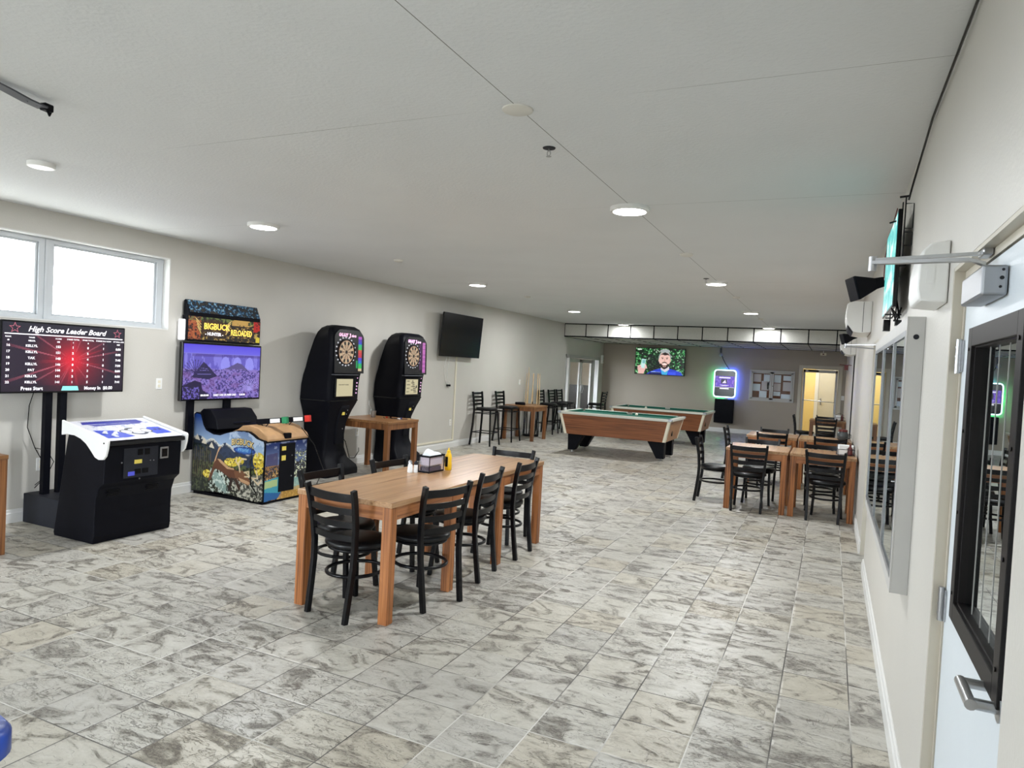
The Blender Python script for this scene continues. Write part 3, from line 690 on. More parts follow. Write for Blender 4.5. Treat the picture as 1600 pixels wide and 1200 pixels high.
# ---- glazed double entrance in the left wall (door_4) with a dim lobby outside
g = B(); xa, xb = XL - 0.12, XL + 0.012
for a, c in ((DY0, DY0 + 0.09), (17.83, 17.93), (19.98, 20.08), (DY1 - 0.09, DY1)): g.box(xa, xb, a, c, 0, DZ)
g.box(xa, xb, DY0, DY1, DZ - 0.09, DZ).box(xa, xb, DY0, DY1, 0, 0.04)
struct(g.build('trim_8', M['alu_paint'], bevel=0.004))
for k, (a, c) in enumerate(((17.94, 18.93), (18.96, 19.97))):
    q = B(); xp, xq = XL - 0.075, XL - 0.03
    q.box(xp, xq, a, a + 0.1, 0.02, DZ - 0.1).box(xp, xq, c - 0.1, c, 0.02, DZ - 0.1).box(xp, xq, a, c, 0.02, 0.2).box(xp, xq, a, c, DZ - 0.2, DZ - 0.1)
    dd = struct(q.build('door_4' if k == 0 else 'door_6', M['alu_paint'], bevel=0.003))
    B().box(XL - 0.055, XL - 0.05, a + 0.1, c - 0.1, 0.2, DZ - 0.2).build('pane', M['pane'], dd)
    hy = c - 0.05 if k == 0 else a + 0.05
    pts = [(XL - 0.03, hy, 1.16), (XL + 0.02, hy, 1.16), (XL + 0.035, hy + (0.02 if k else -0.02), 1.05), (XL + 0.02, hy, 0.94), (XL - 0.03, hy, 0.94)]
    B().tube(pts, 0.014, 8).build('pull_handle', M['steel'], dd, smooth=50)
for k, (a, c) in enumerate(((DY0 + 0.09, 17.83), (20.08, DY1 - 0.09))):
    struct(B().box(XL - 0.055, XL - 0.05, a, c, 0.04, DZ - 0.09).build('window_%d' % (3 + k), M['pane']))
M['lobby'] = speck('lobby_paint', srgb(140, 130, 116), 0.7, 0.03, 3)
lx = XL - 1.9
struct(B().box(lx - 0.05, lx, 14.5, 16.6, 0, ZC).box(lx - 0.05, lx, 19.6, YB + 0.8, 0, ZC).box(lx - 0.05, lx, 16.6, 19.6, 0, 0.9).box(lx - 0.05, lx, 16.6, 19.6, 2.0, ZC).build('wall_lobby_baffle', M['lobby']))  # unseen wall, added with an opening sized to limit daylight through the entrance
struct(B().box(lx - 0.05, XL - T, 14.4, 14.5, 0, ZC).build('wall_lobby_near', M['lobby']))
struct(B().box(lx - 0.05, XL - T, YB + 0.8, YB + 0.9, 0, ZC).build('wall_lobby', M['lobby']))
struct(B().box(lx - 1.5, XL - T - 0.001, YB + 0.3, YB + 0.34, 0.0, 1.1).build('wall_lobby_low', M['bronze']))
# ================================================================== CEILING
def ceiling_light(x, y, label, on=1.0, k=1.0, glow=1.0):
    t = thing('ceiling_light', label, 'ceiling light', (x, y, ZC), 0, 'round disc lights on the ceiling')
    B().lathe([(0.118 * k, -0.032), (0.136 * k, -0.03), (0.142 * k, -0.022), (0.142 * k, 0.0)], n=40).build('light_rim', M['white'], t, smooth=30)
    B().lathe([(0.001, -0.036), (0.09 * k, -0.0355), (0.119 * k, -0.0322)], n=40, cap=False).build('diffuser', M['led'] if on > 0.9 else M['led_dim'], t, smooth=30)
    l = bpy.data.lights.new('disc_glow', 'AREA'); l.shape = 'DISK'; l.size = 0.22; l.energy = LED_W * on * glow; l.color = (0.97, 0.99, 1.0)
    o = bpy.data.objects.new('disc_glow', l); C.objects.link(o); o.parent = t; o.location = (0, 0, -0.045)
    return t


XA, XB = -1.40, -4.87
ceiling_light(XA, 4.91, 'largest lit round disc light, on the right half of the ceiling nearest the camera')
ceiling_light(XB, 4.87, 'lit round disc light on the ceiling in front of the hunting game')
ceiling_light(XB, 2.88, 'faint round disc light on the ceiling near the strip window, leftmost', 0.12, 0.58)
ceiling_light(XB, 9.15, 'lit round disc light on the ceiling left of centre, between dart machines and wall television')
ceiling_light(XB, 13.42, 'small lit disc light on the ceiling above the bar stools')
ceiling_light(XA, 9.05, 'lit round disc light beside the small sprinkler on the right half of the ceiling')
ceiling_light(XA, 13.2, 'small lit disc light on the right half of the ceiling, next before the soffit')
ceiling_light(XB, 17.1, 'lit disc light touching the left part of the tiled soffit face', glow=0.22)
ceiling_light(XA, 17.1, 'lit disc light touching the right part of the tiled soffit face', glow=0.22)
t = thing('cover_plate', 'unlit round white plate on the ceiling joint, nearest the camera', 'cover plate', (-1.39, 2.917, ZC))
B().lathe([(0.001, -0.012), (0.06, -0.011), (0.071, -0.006), (0.073, 0.0)], n=36).build('plate', M['led_off'], t, smooth=30)
for k, (x, y, r_, lb) in enumerate(((-1.37, 6.91, 0.066, 'flat white detector disc between the two right-hand ceiling lights'),
                                    (-1.364, 10.73, 0.06, 'small detector disc on the ceiling beyond the right-hand sprinkler'),
                                    (-1.358, 14.66, 0.055, 'farthest small detector disc on the ceiling, right of centre'),
                                    (-4.8, 10.85, 0.055, 'small detector disc on the left half of the ceiling near the wall television'),
                                    (-4.78, 6.94, 0.06, 'small detector disc on the ceiling above the dart machines'))):
    t = thing('smoke_detector', lb, 'smoke detector', (x, y, ZC), 0, 'small ceiling detectors')
    B().lathe([(0.001, -0.024), (r_ * 0.7, -0.024), (r_ * 0.95, -0.014), (r_, 0.0)], n=28).build('detector_body', M['led_off'], t, smooth=30)
for x, y, lb in ((-1.457, 3.477, 'sprinkler head in a dark ring beside the ceiling joint, nearest the camera'), (-1.47, 8.7, 'sprinkler head by the lit disc light on the right half of the ceiling')):
    t = thing('sprinkler', lb, 'sprinkler', (x, y, ZC), 0, 'ceiling sprinklers')
    B().lathe([(0.035, 0.0), (0.034, -0.004), (0.018, -0.006)], n=20).build('escutcheon', M['charcoal'], t)
    B().tube([(0, 0, -0.006), (0, 0, -0.02)], 0.007, 8).tube([(-0.008, 0, -0.018), (-0.01, 0, -0.035), (0, 0, -0.045), (0.01, 0, -0.035), (0.008, 0, -0.018)], 0.002, 6).lathe([(0.014, -0.046), (0.014, -0.048)], n=12).build('head', M['steel'], t)
t = thing('ceiling_bracket', 'grey metal bracket with a dark hooked end screwed under the ceiling at the upper left', 'bracket', (-3.56, 2.03, ZC))
rz_ = math.atan2(0.30, -0.03)
mt = Matrix.Rotation(R(100), 4, 'Z')
b = B(); b.bar([(-0.30, 0, -0.012), (-0.10, 0, -0.03), (0.0, 0, -0.042), (0.085, 0, -0.045)], 0.032, 0.004, (0, 1, 0))
for q in (-0.25, -0.18, 0.0, 0.05): b.lathe([(0.006, -0.05), (0.004, -0.053)], (q, 0, 0.004), 8)
b.build('bracket_arm', M['grey'], t).matrix_local = mt
b = B(); b.box(0.08, 0.13, -0.018, 0.02, -0.055, -0.02, 0.004).tube([(0.1, -0.01, -0.055), (0.12, 0.0, -0.07), (0.135, 0.01, -0.05)], 0.006, 6)
b.build('hook', M['black'], t).matrix_local = mt
b = B(); b.box(-0.42, -0.28, -0.035, 0.035, -0.022, 0.0, 0.004); b.build('mounting_plate', M['charcoal'], t).matrix_local = mt

# ================================================================== TABLES
def make_table(w, l, legs, label, group=None, dark=False, h=0.76, loc=(0, 0, 0), rz=0):
    t = thing('dining_table', label, 'table', loc, rz, group)
    top, ap, apx, lg = (M['wood_dark_top'], M['wood_dark_leg'], M['wood_dark_leg'], M['wood_dark_leg']) if dark else (M['wood_top'], M['wood_apron'], M['wood_apron_x'], M['wood_leg'])
    B().box(-w / 2, w / 2, -l / 2, l / 2, h - 0.034, h).build('table_top', top, t, bevel=0.003)
    s = 0.066; e = 0.006; za, zb = h - 0.034 - 0.082, h - 0.0345
    ys = sorted(legs)
    for sx in (-1, 1):
        for y in ys:
            cx = sx * (w / 2 - e - s / 2)
            B().box(cx - s / 2, cx + s / 2, y - s / 2, y + s / 2, 0, zb).build('leg', lg, t, bevel=0.003)
        b = B(); xo_ = sx * (w / 2 - e - 0.004); xi_ = xo_ - sx * 0.022
        for ya_, yb_ in zip(ys[:-1], ys[1:]): b.box(min(xo_, xi_), max(xo_, xi_), ya_ + s / 2, yb_ - s / 2, za, zb)
        b.build('side_apron', ap, t)
    for y in (ys[0], ys[-1]):
        sy = -1 if y < 0 else 1; yo = y + sy * (s / 2 - 0.004); yi = yo - sy * 0.022
        B().box(-w / 2 + e + s, w / 2 - e - s, min(yo, yi), max(yo, yi), za, zb).build('end_apron', apx, t)
    return t


LX, LY0, LY1 = -2.745, 3.505, 5.955
LC = (LY0 + LY1) / 2
make_table(0.74, LY1 - LY0, [3.545 - LC, 4.30 - LC, 5.09 - LC, 5.915 - LC], 'long honey-coloured wooden dining table in the foreground with a napkin basket on it', loc=(LX, LC, 0))
q4 = [-0.345, 0.345]
tb = make_table(0.72, 0.76, q4, 'square oak table in the nearer right-hand row, standing away from the wall', 'square oak tables in pairs on the right', loc=(-0.78, 9.29, 0))
TBL = 'square oak tables in pairs on the right'
dup(tb, (-0.04, 9.29, 0), 0, 'square oak table in the nearer right-hand row, against the right wall, chrome caddy on it', TBL)
dup(tb, (-0.78, 11.56, 0), 0, 'square oak table of the second right-hand row, standing away from the wall', TBL)
dup(tb, (-0.04, 11.56, 0), 0, 'square oak table of the second right-hand row, by the wall with a dark-lidded jar', TBL)
tb2 = make_table(0.74, 0.76, q4, 'square brown table farthest back by the glass door in the back wall', dark=True, loc=(-0.03, 17.2, 0))
tbw = make_table(0.90, 0.77, q4, 'brown wooden table between the two dart machines with a cup on it', dark=True, loc=(-5.935, 8.30, 0))
dup(tb2, (-6.145, 14.12, 0), 0, 'square brown table between bar stools in front of the cue rack')
dup(tb2, (-5.965, 2.765, 0), 0, 'brown wooden table cut off by the left edge beside the leader board game')

# ================================================================== CHAIRS
def make_chair(label):
    t = thing('dining_chair', label, 'chair')
    cu = [(0.208 * math.cos(a), 0.205 * math.sin(a)) for a in [2 * PI * k / 28 for k in range(28)]]
    B().loft([[(x * f_, y * f_, z) for x, y in cu] for f_, z in ((0.9, 0.428), (0.985, 0.436), (1.0, 0.452), (0.96, 0.468), (0.7, 0.478), (0.2, 0.48))]).build('seat', M['vinyl_seat'], t, smooth=60)
    B().tube([(0.18 * math.cos(2 * PI * k / 24), 0.178 * math.sin(2 * PI * k / 24), 0.418) for k in range(24)], 0.011, 8, closed=True).build('seat_frame', M['black_metal'], t, smooth=60)
    B().tube([(0.172 * math.cos(2 * PI * k / 24), 0.19 * math.sin(2 * PI * k / 24) - 0.008, 0.262) for k in range(24)], 0.012, 8, closed=True).build('ring_stretcher', M['black_metal'], t, smooth=60)
    for s in (-1, 1):
        pts = [(s * 0.17, -0.24, 0.0), (s * 0.173, -0.219, 0.17), (s * 0.177, -0.2, 0.34), (s * 0.182, -0.196, 0.46), (s * 0.192, -0.206, 0.6), (s * 0.203, -0.23, 0.74), (s * 0.209, -0.252, 0.83)]
        B().bar(pts, 0.0145, 0.018).build('back_post', M['black_metal'], t, bevel=0.004)
        B().bar([(s * 0.165, 0.165, 0.0), (s * 0.152, 0.145, 0.2), (s * 0.146, 0.128, 0.43)], 0.015, 0.015).build('leg', M['black_metal'], t, bevel=0.003)
    for z, hh in ((0.777, 0.026), (0.692, 0.02), (0.607, 0.02), (0.522, 0.02)):
        yb = -0.2 - max(0, z - 0.55) * 0.17; wx = 0.183 + (z - 0.46) * 0.07
        pts = [(wx * u, yb - 0.026 * (1 - u * u), z - 0.004 * (1 - u * u)) for u in [-1 + k / 4 for k in range(9)]]
        b = B(); rings = []
        for p in pts: rings.append([(p[0], p[1] - 0.005, p[2] - hh), (p[0], p[1] + 0.005, p[2] - hh), (p[0], p[1] + 0.003, p[2] + hh), (p[0], p[1] - 0.007, p[2] + hh)])
        b.loft(rings).build('slat', M['black_metal'], t, smooth=50)
    return t


CG = 'black ladder-back dining chairs'
ch = make_chair('black ladder-back chair at the near end of the long table, its back to the camera')
ch['group'] = CG; ch.location = (-2.735, 3.66, 0); ch.rotation_euler = (0, 0, R(-9))
for x, y, a, lb in (
        (-2.50, 4.05, 75, 'black ladder-back chair on the right side of the long table, nearest the camera'),
        (-2.555, 4.716, 95, 'black ladder-back chair on the right side of the long table, in the middle'),
        (-2.565, 5.44, 92, 'black ladder-back chair on the right side of the long table, farthest back'),
        (-3.06, 3.95, -92, 'black ladder-back chair on the far left side of the long table, nearest the camera'),
        (-3.0, 4.70, -95, 'black ladder-back chair on the left side of the long table, behind the salt shaker'),
        (-2.75, 5.84, 180, 'black ladder-back chair at the far end of the long table'),
        (-1.30, 9.33, -88, 'black ladder-back chair at the open left end of the nearer right-hand tables'),
        (-0.865, 9.03, 2, 'black ladder-back chair with its back to the camera at the nearer left-hand square table'),
        (0.015, 9.02, -6, 'black ladder-back chair, back to camera, nearest of those by the right wall'),
        (-0.80, 9.61, 178, 'black chair facing the camera behind the nearer square table away from the wall'),
        (-0.05, 9.61, 182, 'black chair facing the camera behind the nearer square table by the wall'),
        (-0.76, 11.28, 0, 'black ladder-back chair, back to camera, at the second row table away from the wall'),
        (0.02, 11.28, 3, 'black ladder-back chair, back to camera, at the second row table by the wall'),
        (-0.80, 11.86, 180, 'black chair facing the camera beyond the second row table away from the wall'),
        (-1.26, 11.62, -90, 'black ladder-back chair at the left end of the second row of right-hand tables'),
        (-0.06, 16.88, 0, 'black ladder-back chair with its back to the camera at the farthest table'),
        (-0.50, 17.22, -90, 'black ladder-back chair seen from the side at the left of the farthest table'),
        (-0.06, 17.60, 180, 'black chair facing the camera beyond the farthest table, before the lit door')):
    dup(ch, (x, y, 0), R(a), lb, CG)


def make_stool(label):
    t = thing('bar_stool', label, 'bar stool')
    cu = [(0.2 * math.copysign(abs(math.cos(a)) ** 0.7, math.cos(a)), 0.2 * math.copysign(abs(math.sin(a)) ** 0.7, math.sin(a))) for a in [2 * PI * k / 28 for k in range(28)]]
    B().loft([[(x * f_, y * f_, z) for x, y in cu] for f_, z in ((0.92, 0.71), (1.0, 0.72), (1.0, 0.738), (0.9, 0.752), (0.4, 0.758))]).build('seat', M['vinyl_seat'], t, smooth=60)
    b = B(); b.box(-0.185, 0.185, -0.185, 0.185, 0.69, 0.71); b.build('seat_frame', M['black_metal'], t)
    for z, r_, nm in ((0.26, 0.205, 'footrest'), (0.64, 0.18, 'upper_stretcher')):
        B().tube([(-r_, -r_, z), (r_, -r_, z), (r_, r_, z), (-r_, r_, z)], 0.010, 6, closed=True).build(nm, M['black_metal'], t)
    for s in (-1, 1):
        B().bar([(s * 0.215, -0.235, 0), (s * 0.19, -0.2, 0.4), (s * 0.18, -0.185, 0.72), (s * 0.19, -0.2, 0.9), (s * 0.2, -0.225, 1.06)], 0.013, 0.017).build('back_post', M['black_metal'], t)
        B().bar([(s * 0.215, 0.215, 0), (s * 0.185, 0.185, 0.4), (s * 0.17, 0.17, 0.7)], 0.0125, 0.0125).build('leg', M['black_metal'], t)
    for z in (1.025, 0.95, 0.88, 0.81):
        wx = 0.182 + (z - 0.72) * 0.05; yb = -0.19 - (z - 0.75) * 0.1
        pts = [(wx * u, yb - 0.02 * (1 - u * u), z) for u in [-1 + k / 3 for k in range(7)]]
        B().loft([[(p[0], p[1] - 0.005, p[2] - 0.02), (p[0], p[1] + 0.005, p[2] - 0.02), (p[0], p[1] + 0.005, p[2] + 0.02), (p[0], p[1] - 0.005, p[2] + 0.02)] for p in pts]).build('slat', M['black_metal'], t)
    return t


st = make_stool('black ladder-back bar stool against the left wall, nearest the camera'); SG = 'black bar stools along the left wall'
st['group'] = SG; st.location = (-6.25, 12.4, 0); st.rotation_euler = (0, 0, R(-90))
for y, a, lb, x in ((13.42, -90, 'black bar stool against the left wall, second from the camera beside the brown table', -6.25),
                    (15.75, -88, 'black bar stool just beyond the cue rack on the left wall', -6.25),
                    (16.45, -92, 'black bar stool second beyond the cue rack on the left wall', -6.25),
                    (17.0, -90, 'farthest black bar stool against the left wall before the glass entrance', -6.25),
                    (17.35, 90, 'black bar stool turned toward the left wall beside the glass entrance', -5.55)):
    dup(st, (x, y, 0), R(a), lb, SG)

# ================================================================== GAME MACHINES ALONG THE LEFT WALL
def quad_fn(o, r, u):
    o, r, u = Vector(o), Vector(r), Vector(u)
    return lambda a, b_: o + r * a + u * b_


# ---- big leader board television on its stand
t = thing('score_television', 'large television showing a red high score leader board on a black double-post stand', 'television', (0, 0, 0))
ty0, ty1, tz0, tz1, tx = 3.445, 4.565, 1.172, 1.795, -6.30
b = B(); b.box(tx - 0.045, tx, ty0, ty1, tz0, tz1, 0.006).box(tx - 0.075, tx - 0.04, ty0 + 0.2, ty1 - 0.2, tz0 + 0.1, tz1 - 0.15); b.build('television_case', M['black_gloss'], t)
p = Pic(180, 100, (30, 14, 34)); u, v = p.x, p.y
cx, cy = 0.545, 0.47
dx, dy = (u - cx) * 1.8, v - cy; rr = np.hypot(dx, dy); an = np.arctan2(dy, dx)
p.grad(rr < 9, (150, 20, 44), (34, 20, 44), np.clip(rr / 0.62, 0, 1) ** 0.8)
rng = np.random.RandomState(3)
for k in range(44):
    a0 = rng.rand() * 2 * PI; wd = 0.012 + 0.05 * rng.rand(); ln = 0.18 + 0.4 * rng.rand() ** 2
    msk = (np.abs(np.angle(np.exp(1j * (an - a0)))) < wd) & (rr < ln)
    p.put(msk, (214, 40, 66), np.clip(1 - rr / ln, 0, 1) * 0.55)
for a0, ln in ((2.55, 0.75), (2.92, 0.95), (-2.8, 1.0), (-2.6, 0.7), (-2.0, 0.42), (-2.1, 0.4), (-0.25, 0.8), (0.22, 0.75), (0.55, 0.6), (1.2, 0.45), (-0.9, 0.4), (1.5, 0.4)):
    msk = (np.abs(np.angle(np.exp(1j * (an - a0)))) < 0.022) & (rr < ln) & (rr > 0.05)
    p.put(msk, (216, 110, 130), np.clip(1.1 - rr / ln, 0, 1) * 0.7)
p.put(np.exp(-(rr / 0.17) ** 2), (232, 24, 52), 0.85)
p.put(v > 0.845, (30, 28, 46)); p.put(v < 0.09, (30, 22, 38), 0.6)
sy, sz = ty1 - ty0 - 0.03, tz1 - tz0 - 0.03
fn = quad_fn((tx + 0.001, ty0 + 0.015, tz0 + 0.015), (0, sy, 0), (0, 0, sz))
p.panel('screen', M['screen'], t, fn)
L = Letters((tx + 0.003, ty0 + 0.015, tz0 + 0.015), (0, 1, 0), (0, 0, 1))
L.add('High Score Leader Board', 0.20, sz - 0.072, 0.066, 0.35, 0.0015, sx=1.03)
L.rect(0.015, sy - 0.015, sz - 0.103, sz - 0.094)
cols_x = [0.045, 0.235, 0.462, 0.595, 0.735, 0.885, 1.035]
for x, tx_ in zip(cols_x, ('RANK', 'NAME', 'SCORE', 'STRIKE TOTAL', 'SPARE TOTAL', 'STRIKES IN A ROW', '1ST BALL AVG')): L.add(tx_, x, sz - 0.13, 0.016, 0, 0.0005, 'CENTER', 1.1)
rows = [('15', 'KELLYL', '153', '1', '8', '1', '8:55'), ('16', 'KELLYL', '153', '1', '8', '1', '8:50'), ('17', 'KELLYL', '151', '2', '5', '1', '8:05'), ('18', 'TAK', '148', '2', '4', '1', '7:40'),
        ('19', 'KELLYL', '146', '0', '7', '0', '7:50'), ('20', 'PAT', '144', '3', '3', '1', '8:00'), ('21', 'KELLYL', '141', '2', '3', '1', '8:50'), ('22', 'KELLYL', '141', '1', '5', '1', '7:41')]
for i, rw in enumerate(rows):
    z = sz - 0.158 - (0.0 if i == 0 else 0.048 + (i - 1) * 0.0525) - (0.0)
    for x, s_ in zip(cols_x, rw): L.add(s_, x, z, 0.016 if i == 0 else 0.028, 0, 0.001, 'CENTER', 1.1)
L.add('Press Start', 0.155, 0.012, 0.042, 0, 0.001); L.add('Money In  $0.00', 0.71, 0.012, 0.042, 0, 0.001)
L.build('lettering', M['white_text'], t)


def star_outline(L, cx, cy, r, w_=0.16):
    P = [(cx + (r if k % 2 == 0 else r * 0.42) * math.sin(k * PI / 5), cy + (r if k % 2 == 0 else r * 0.42) * math.cos(k * PI / 5)) for k in range(10)]
    Q = [(cx + (x - cx) * (1 - w_ * 1.6), cy + (y - cy) * (1 - w_ * 1.6)) for x, y in P]
    for k in range(10): L.poly([P[k], P[(k + 1) % 10], Q[(k + 1) % 10], Q[k]])


M['star'] = mat('rose_star_outline', (0.3, 0.1, 0.12), 0.4, emit=srgb(150, 70, 90), es=0.5)
L = Letters((tx + 0.003, ty0 + 0.015, tz0 + 0.015), (0, 1, 0), (0, 0, 1)); star_outline(L, 0.095, sz - 0.048, 0.05); star_outline(L, sy - 0.07, sz - 0.048, 0.045); L.build('star_emblem', M['star'], t)
M['teal'] = mat('teal_badge', (0.2, 0.5, 0.5), 0.4, emit=srgb(110, 190, 180), es=0.45)
L = Letters((tx + 0.003, ty0 + 0.015, tz0 + 0.015), (0, 1, 0), (0, 0, 1)); L.poly([(0.50, 0.005), (0.66, 0.005), (0.648, 0.045), (0.512, 0.045)]); L.build('badge', M['teal'], t)
b = B(); b.box(-6.375, -6.325, 3.845, 3.905, 0.26, 1.5).box(-6.375, -6.325, 3.975, 4.035, 0.26, 1.5).box(-6.35, -6.335, 3.80, 4.2, 1.3, 1.5); b.build('stand_post', M['black'], t)
b = B(); b.prism([(-6.51, 0), (-5.93, 0), (-5.93, 0.20), (-6.0, 0.26), (-6.51, 0.26)], 3.79, 4.29); b.build('stand_base', M['charcoal'], t, bevel=0.006)
b = B(); b.tube([(-6.4, 3.79, 1.19), (-6.45, 3.78, 1.05), (-6.5, 3.80, 0.85), (-6.5, 3.87, 0.66), (-6.5, 3.93, 0.55), (-6.5, 3.97, 0.45), (-6.48, 3.93, 0.36), (-6.47, 3.86, 0.3)], 0.004, 6)
b.tube([(-6.5, 3.87, 0.66), (-6.49, 3.97, 0.63), (-6.48, 4.03, 0.52), (-6.49, 3.98, 0.40), (-6.5, 3.88, 0.32)], 0.0035, 6); b.build('power_cord', M['black_gloss'], t, smooth=60)

# ---- the bowling game cabinet in front of it: black pedestal, white-sided sloping control deck
t = thing('bowling_game_cabinet', 'black arcade cabinet with a white and blue trackball deck before the leader board screen', 'arcade game', (0, 0, 0))
cy0, cy1 = 3.668, 4.385
prof = [(-5.875, 0.03), (-5.865, 0.0), (-5.365, 0.0), (-5.352, 0.06), (-5.356, 0.22), (-5.35, 0.36), (-5.315, 0.455), (-5.255, 0.505), (-5.248, 0.86), (-5.70, 0.945), (-5.735, 0.80)]
b = B(); b.prism(prof, cy0, cy1); b.build('cabinet_body', M['black'], t, bevel=0.008)
b = B(); zf = lambda x: 0.868 + (-5.22 - x) * 0.20
b.prism([(-5.775, zf(-5.775) - 0.02), (-5.21, 0.848), (-5.205, 0.815), (-5.25, 0.80), (-5.74, 0.90)], cy0 - 0.004, cy1 + 0.004); b.build('deck_edge', M['black_gloss'], t, bevel=0.006)
p = Pic(150, 110, (206, 208, 216)); u, v = p.x, p.y
p.poly([(0.10, 0.80), (0.90, 0.80), (0.86, 0.93), (0.14, 0.93)], (40, 50, 150)); p.poly([(0.16, 0.78), (0.88, 0.80), (0.80, 0.72), (0.2, 0.70)], (60, 66, 150))
for k in range(26): p.line(0.13 + k * 0.029, 0.96, 0.145 + k * 0.029, 0.90, 0.004, (30, 34, 60))
p.poly([(0.06, 0.12), (0.30, 0.10), (0.42, 0.14), (0.30, 0.46), (0.08, 0.52)], (52, 74, 190)); p.poly([(0.72, 0.16), (0.95, 0.18), (0.93, 0.50), (0.78, 0.52), (0.68, 0.36)], (52, 74, 190))
for cx_, cy_ in ((0.15, 0.36), (0.25, 0.3), (0.2, 0.2)): p.ell(cx_, cy_, 0.03, 0.04, (236, 238, 244))
for cx_, cy_ in ((0.82, 0.38), (0.88, 0.38)): p.ell(cx_, cy_, 0.02, 0.03, (30, 30, 60))
for q in (0.105, 0.075): p.ell(0.55, 0.36, q * 1.25, q * 1.7, (40, 44, 66) if q > 0.1 else (210, 212, 222))
for cx_ in (0.42, 0.68): p.ell(cx_, 0.36, 0.075, 0.1, (40, 44, 66)); p.ell(cx_, 0.36, 0.06, 0.08, (214, 216, 224))
n_ = p.noise(30, 22, 5); p.put((n_ > 0.62) & (v > 0.55) & (v < 0.8), (90, 100, 170), 0.6)
fn = lambda a, b_: Vector((-5.22 - 0.55 * b_, cy0 + 0.005 + (cy1 - cy0 - 0.01) * a, 0.869 + 0.55 * 0.20 * b_ - 0.012))
p.panel('control_deck', M['art'], t, fn)
B().lathe([(0.001, 0.035), (0.025, 0.03), (0.038, 0.012), (0.04, 0.0)], (-5.42, (cy0 + cy1) / 2 + 0.03, 0.893), 20).build('trackball', M['white'], t, smooth=60)
b = B()
for yy, xx in ((0.14, -5.4), (0.24, -5.37), (0.18, -5.33)): b.lathe([(0.016, 0), (0.016, 0.014), (0.01, 0.018)], (xx, cy0 + yy * 0.7, 0.862 + (-5.22 - xx) * 0.2), 14)
b.build('push_button', M['white'], t)
side = [(-5.775, 0.985), (-5.20, 0.878), (-5.188, 0.862), (-5.196, 0.80), (-5.215, 0.735), (-5.245, 0.705), (-5.30, 0.70), (-5.345, 0.715), (-5.40, 0.765), (-5.46, 0.815), (-5.53, 0.85), (-5.61, 0.87), (-5.70, 0.872), (-5.775, 0.86)]
for a, c in ((cy0 - 0.022, cy0 - 0.003), (cy1 + 0.003, cy1 + 0.022)): B().prism(side, a, c).build('side_bracket', M['white'], t, bevel=0.004)
b = B(); b.lathe([(0.007, -0.002), (0.006, 0.0)], (-5.235, cy0 - 0.0225, 0.84), 10, 'Y'); b.build('bolt', M['black_gloss'], t)
xf = -5.2495
b = B()
b.box(xf, xf + 0.004, 3.83, 4.15, 0.53, 0.78); b.build('coin_door', M['charcoal'], t, bevel=0.002)
for yy in (3.955, 4.02): B().box(xf + 0.004, xf + 0.008, yy, yy + 0.045, 0.715, 0.765).build('coin_slot', M['black_gloss'], t)
for yy in (3.93, 4.0): B().box(xf + 0.004, xf + 0.008, yy, yy + 0.055, 0.56, 0.60).build('coin_return', M['black_gloss'], t)
b = B(); b.box(xf + 0.004, xf + 0.006, 3.925, 3.995, 0.645, 0.678); b.build('sticker', M['yellow_sticker'], t)
b = B(); b.box(xf + 0.004, xf + 0.006, 3.87, 3.93, 0.548, 0.582); b.build('bill_light', mat('blue_lit_bill_slot', (0.05, 0.05, 0.2), 0.4, emit=srgb(60, 70, 200), es=0.35), t)
b = B()
for yy, zz in ((3.99, 0.808), (3.815, 0.665), (4.075, 0.66), (4.108, 0.658), (3.98, 0.515)): b.lathe([(0.007, 0), (0.005, 0.005)], (xf, yy, zz), 10, 'X')
b.build('lock', M['steel'], t)
b = B(); b.box(xf, xf + 0.012, 4.165, 4.245, 0.665, 0.765); b.build('bill_acceptor', M['steel'], t, bevel=0.003)
B().box(xf + 0.012, xf + 0.015, 4.178, 4.232, 0.68, 0.75).build('bill_mouth', M['black_gloss'], t)
b = B()
for yy in (3.74, 4.10):
    for k in range(5): b.box(-5.325 - (0.012 if 0 else 0), -5.318, yy + 0.012 * (k % 2), yy + 0.11 + 0.012 * (k % 2), 0.43 + 0.011 * k - 0.04, 0.435 + 0.011 * k - 0.04)
b.build('speaker_slots', M['black_gloss'], t)
b = B(); b.tube([(-5.85, cy1 + 0.02, 0.5), (-5.95, 4.55, 0.42), (-6.2, 4.9, 0.22), (-6.45, 5.15, 0.08), (-6.5, 5.3, 0.04)], 0.005, 6); b.build('power_cord', M['black_gloss'], t, smooth=60)

# ---- hunting game
t = thing('hunting_game_cabinet', 'hunting video game with mountain and deer artwork, lit marquee and purple landscape screen', 'arcade game', (0, 0, 0))
hy0, hy1 = 5.585, 6.24
sp_ = [(-6.50, 0.03), (-6.50, 0.90), (-6.47, 0.92), (-6.40, 0.91), (-6.36, 0.80), (-6.31, 0.735), (-6.20, 0.70), (-6.08, 0.70), (-5.97, 0.735), (-5.85, 0.765), (-5.72, 0.77), (-5.66, 0.765), (-5.60, 0.74), (-5.54, 0.705), (-5.47, 0.69), (-5.44, 0.685), (-5.43, 0.66), (-5.43, 0.03), (-5.50, 0.01), (-5.8, 0.035), (-6.1, 0.05), (-6.4, 0.03)]
def side_keep(poly, x0, x1, z0, z1):
    def k(a, b_):
        X, Z = x0 + (x1 - x0) * a, z0 + (z1 - z0) * b_; c = False; j = len(poly) - 1
        for i in range(len(poly)):
            xi, zi = poly[i]; xj, zj = poly[j]
            if (zi > Z) != (zj > Z) and X < (xj - xi) * (Z - zi) / ((zj - zi) or 1e-9) + xi: c = not c
            j = i
        return c
    return k
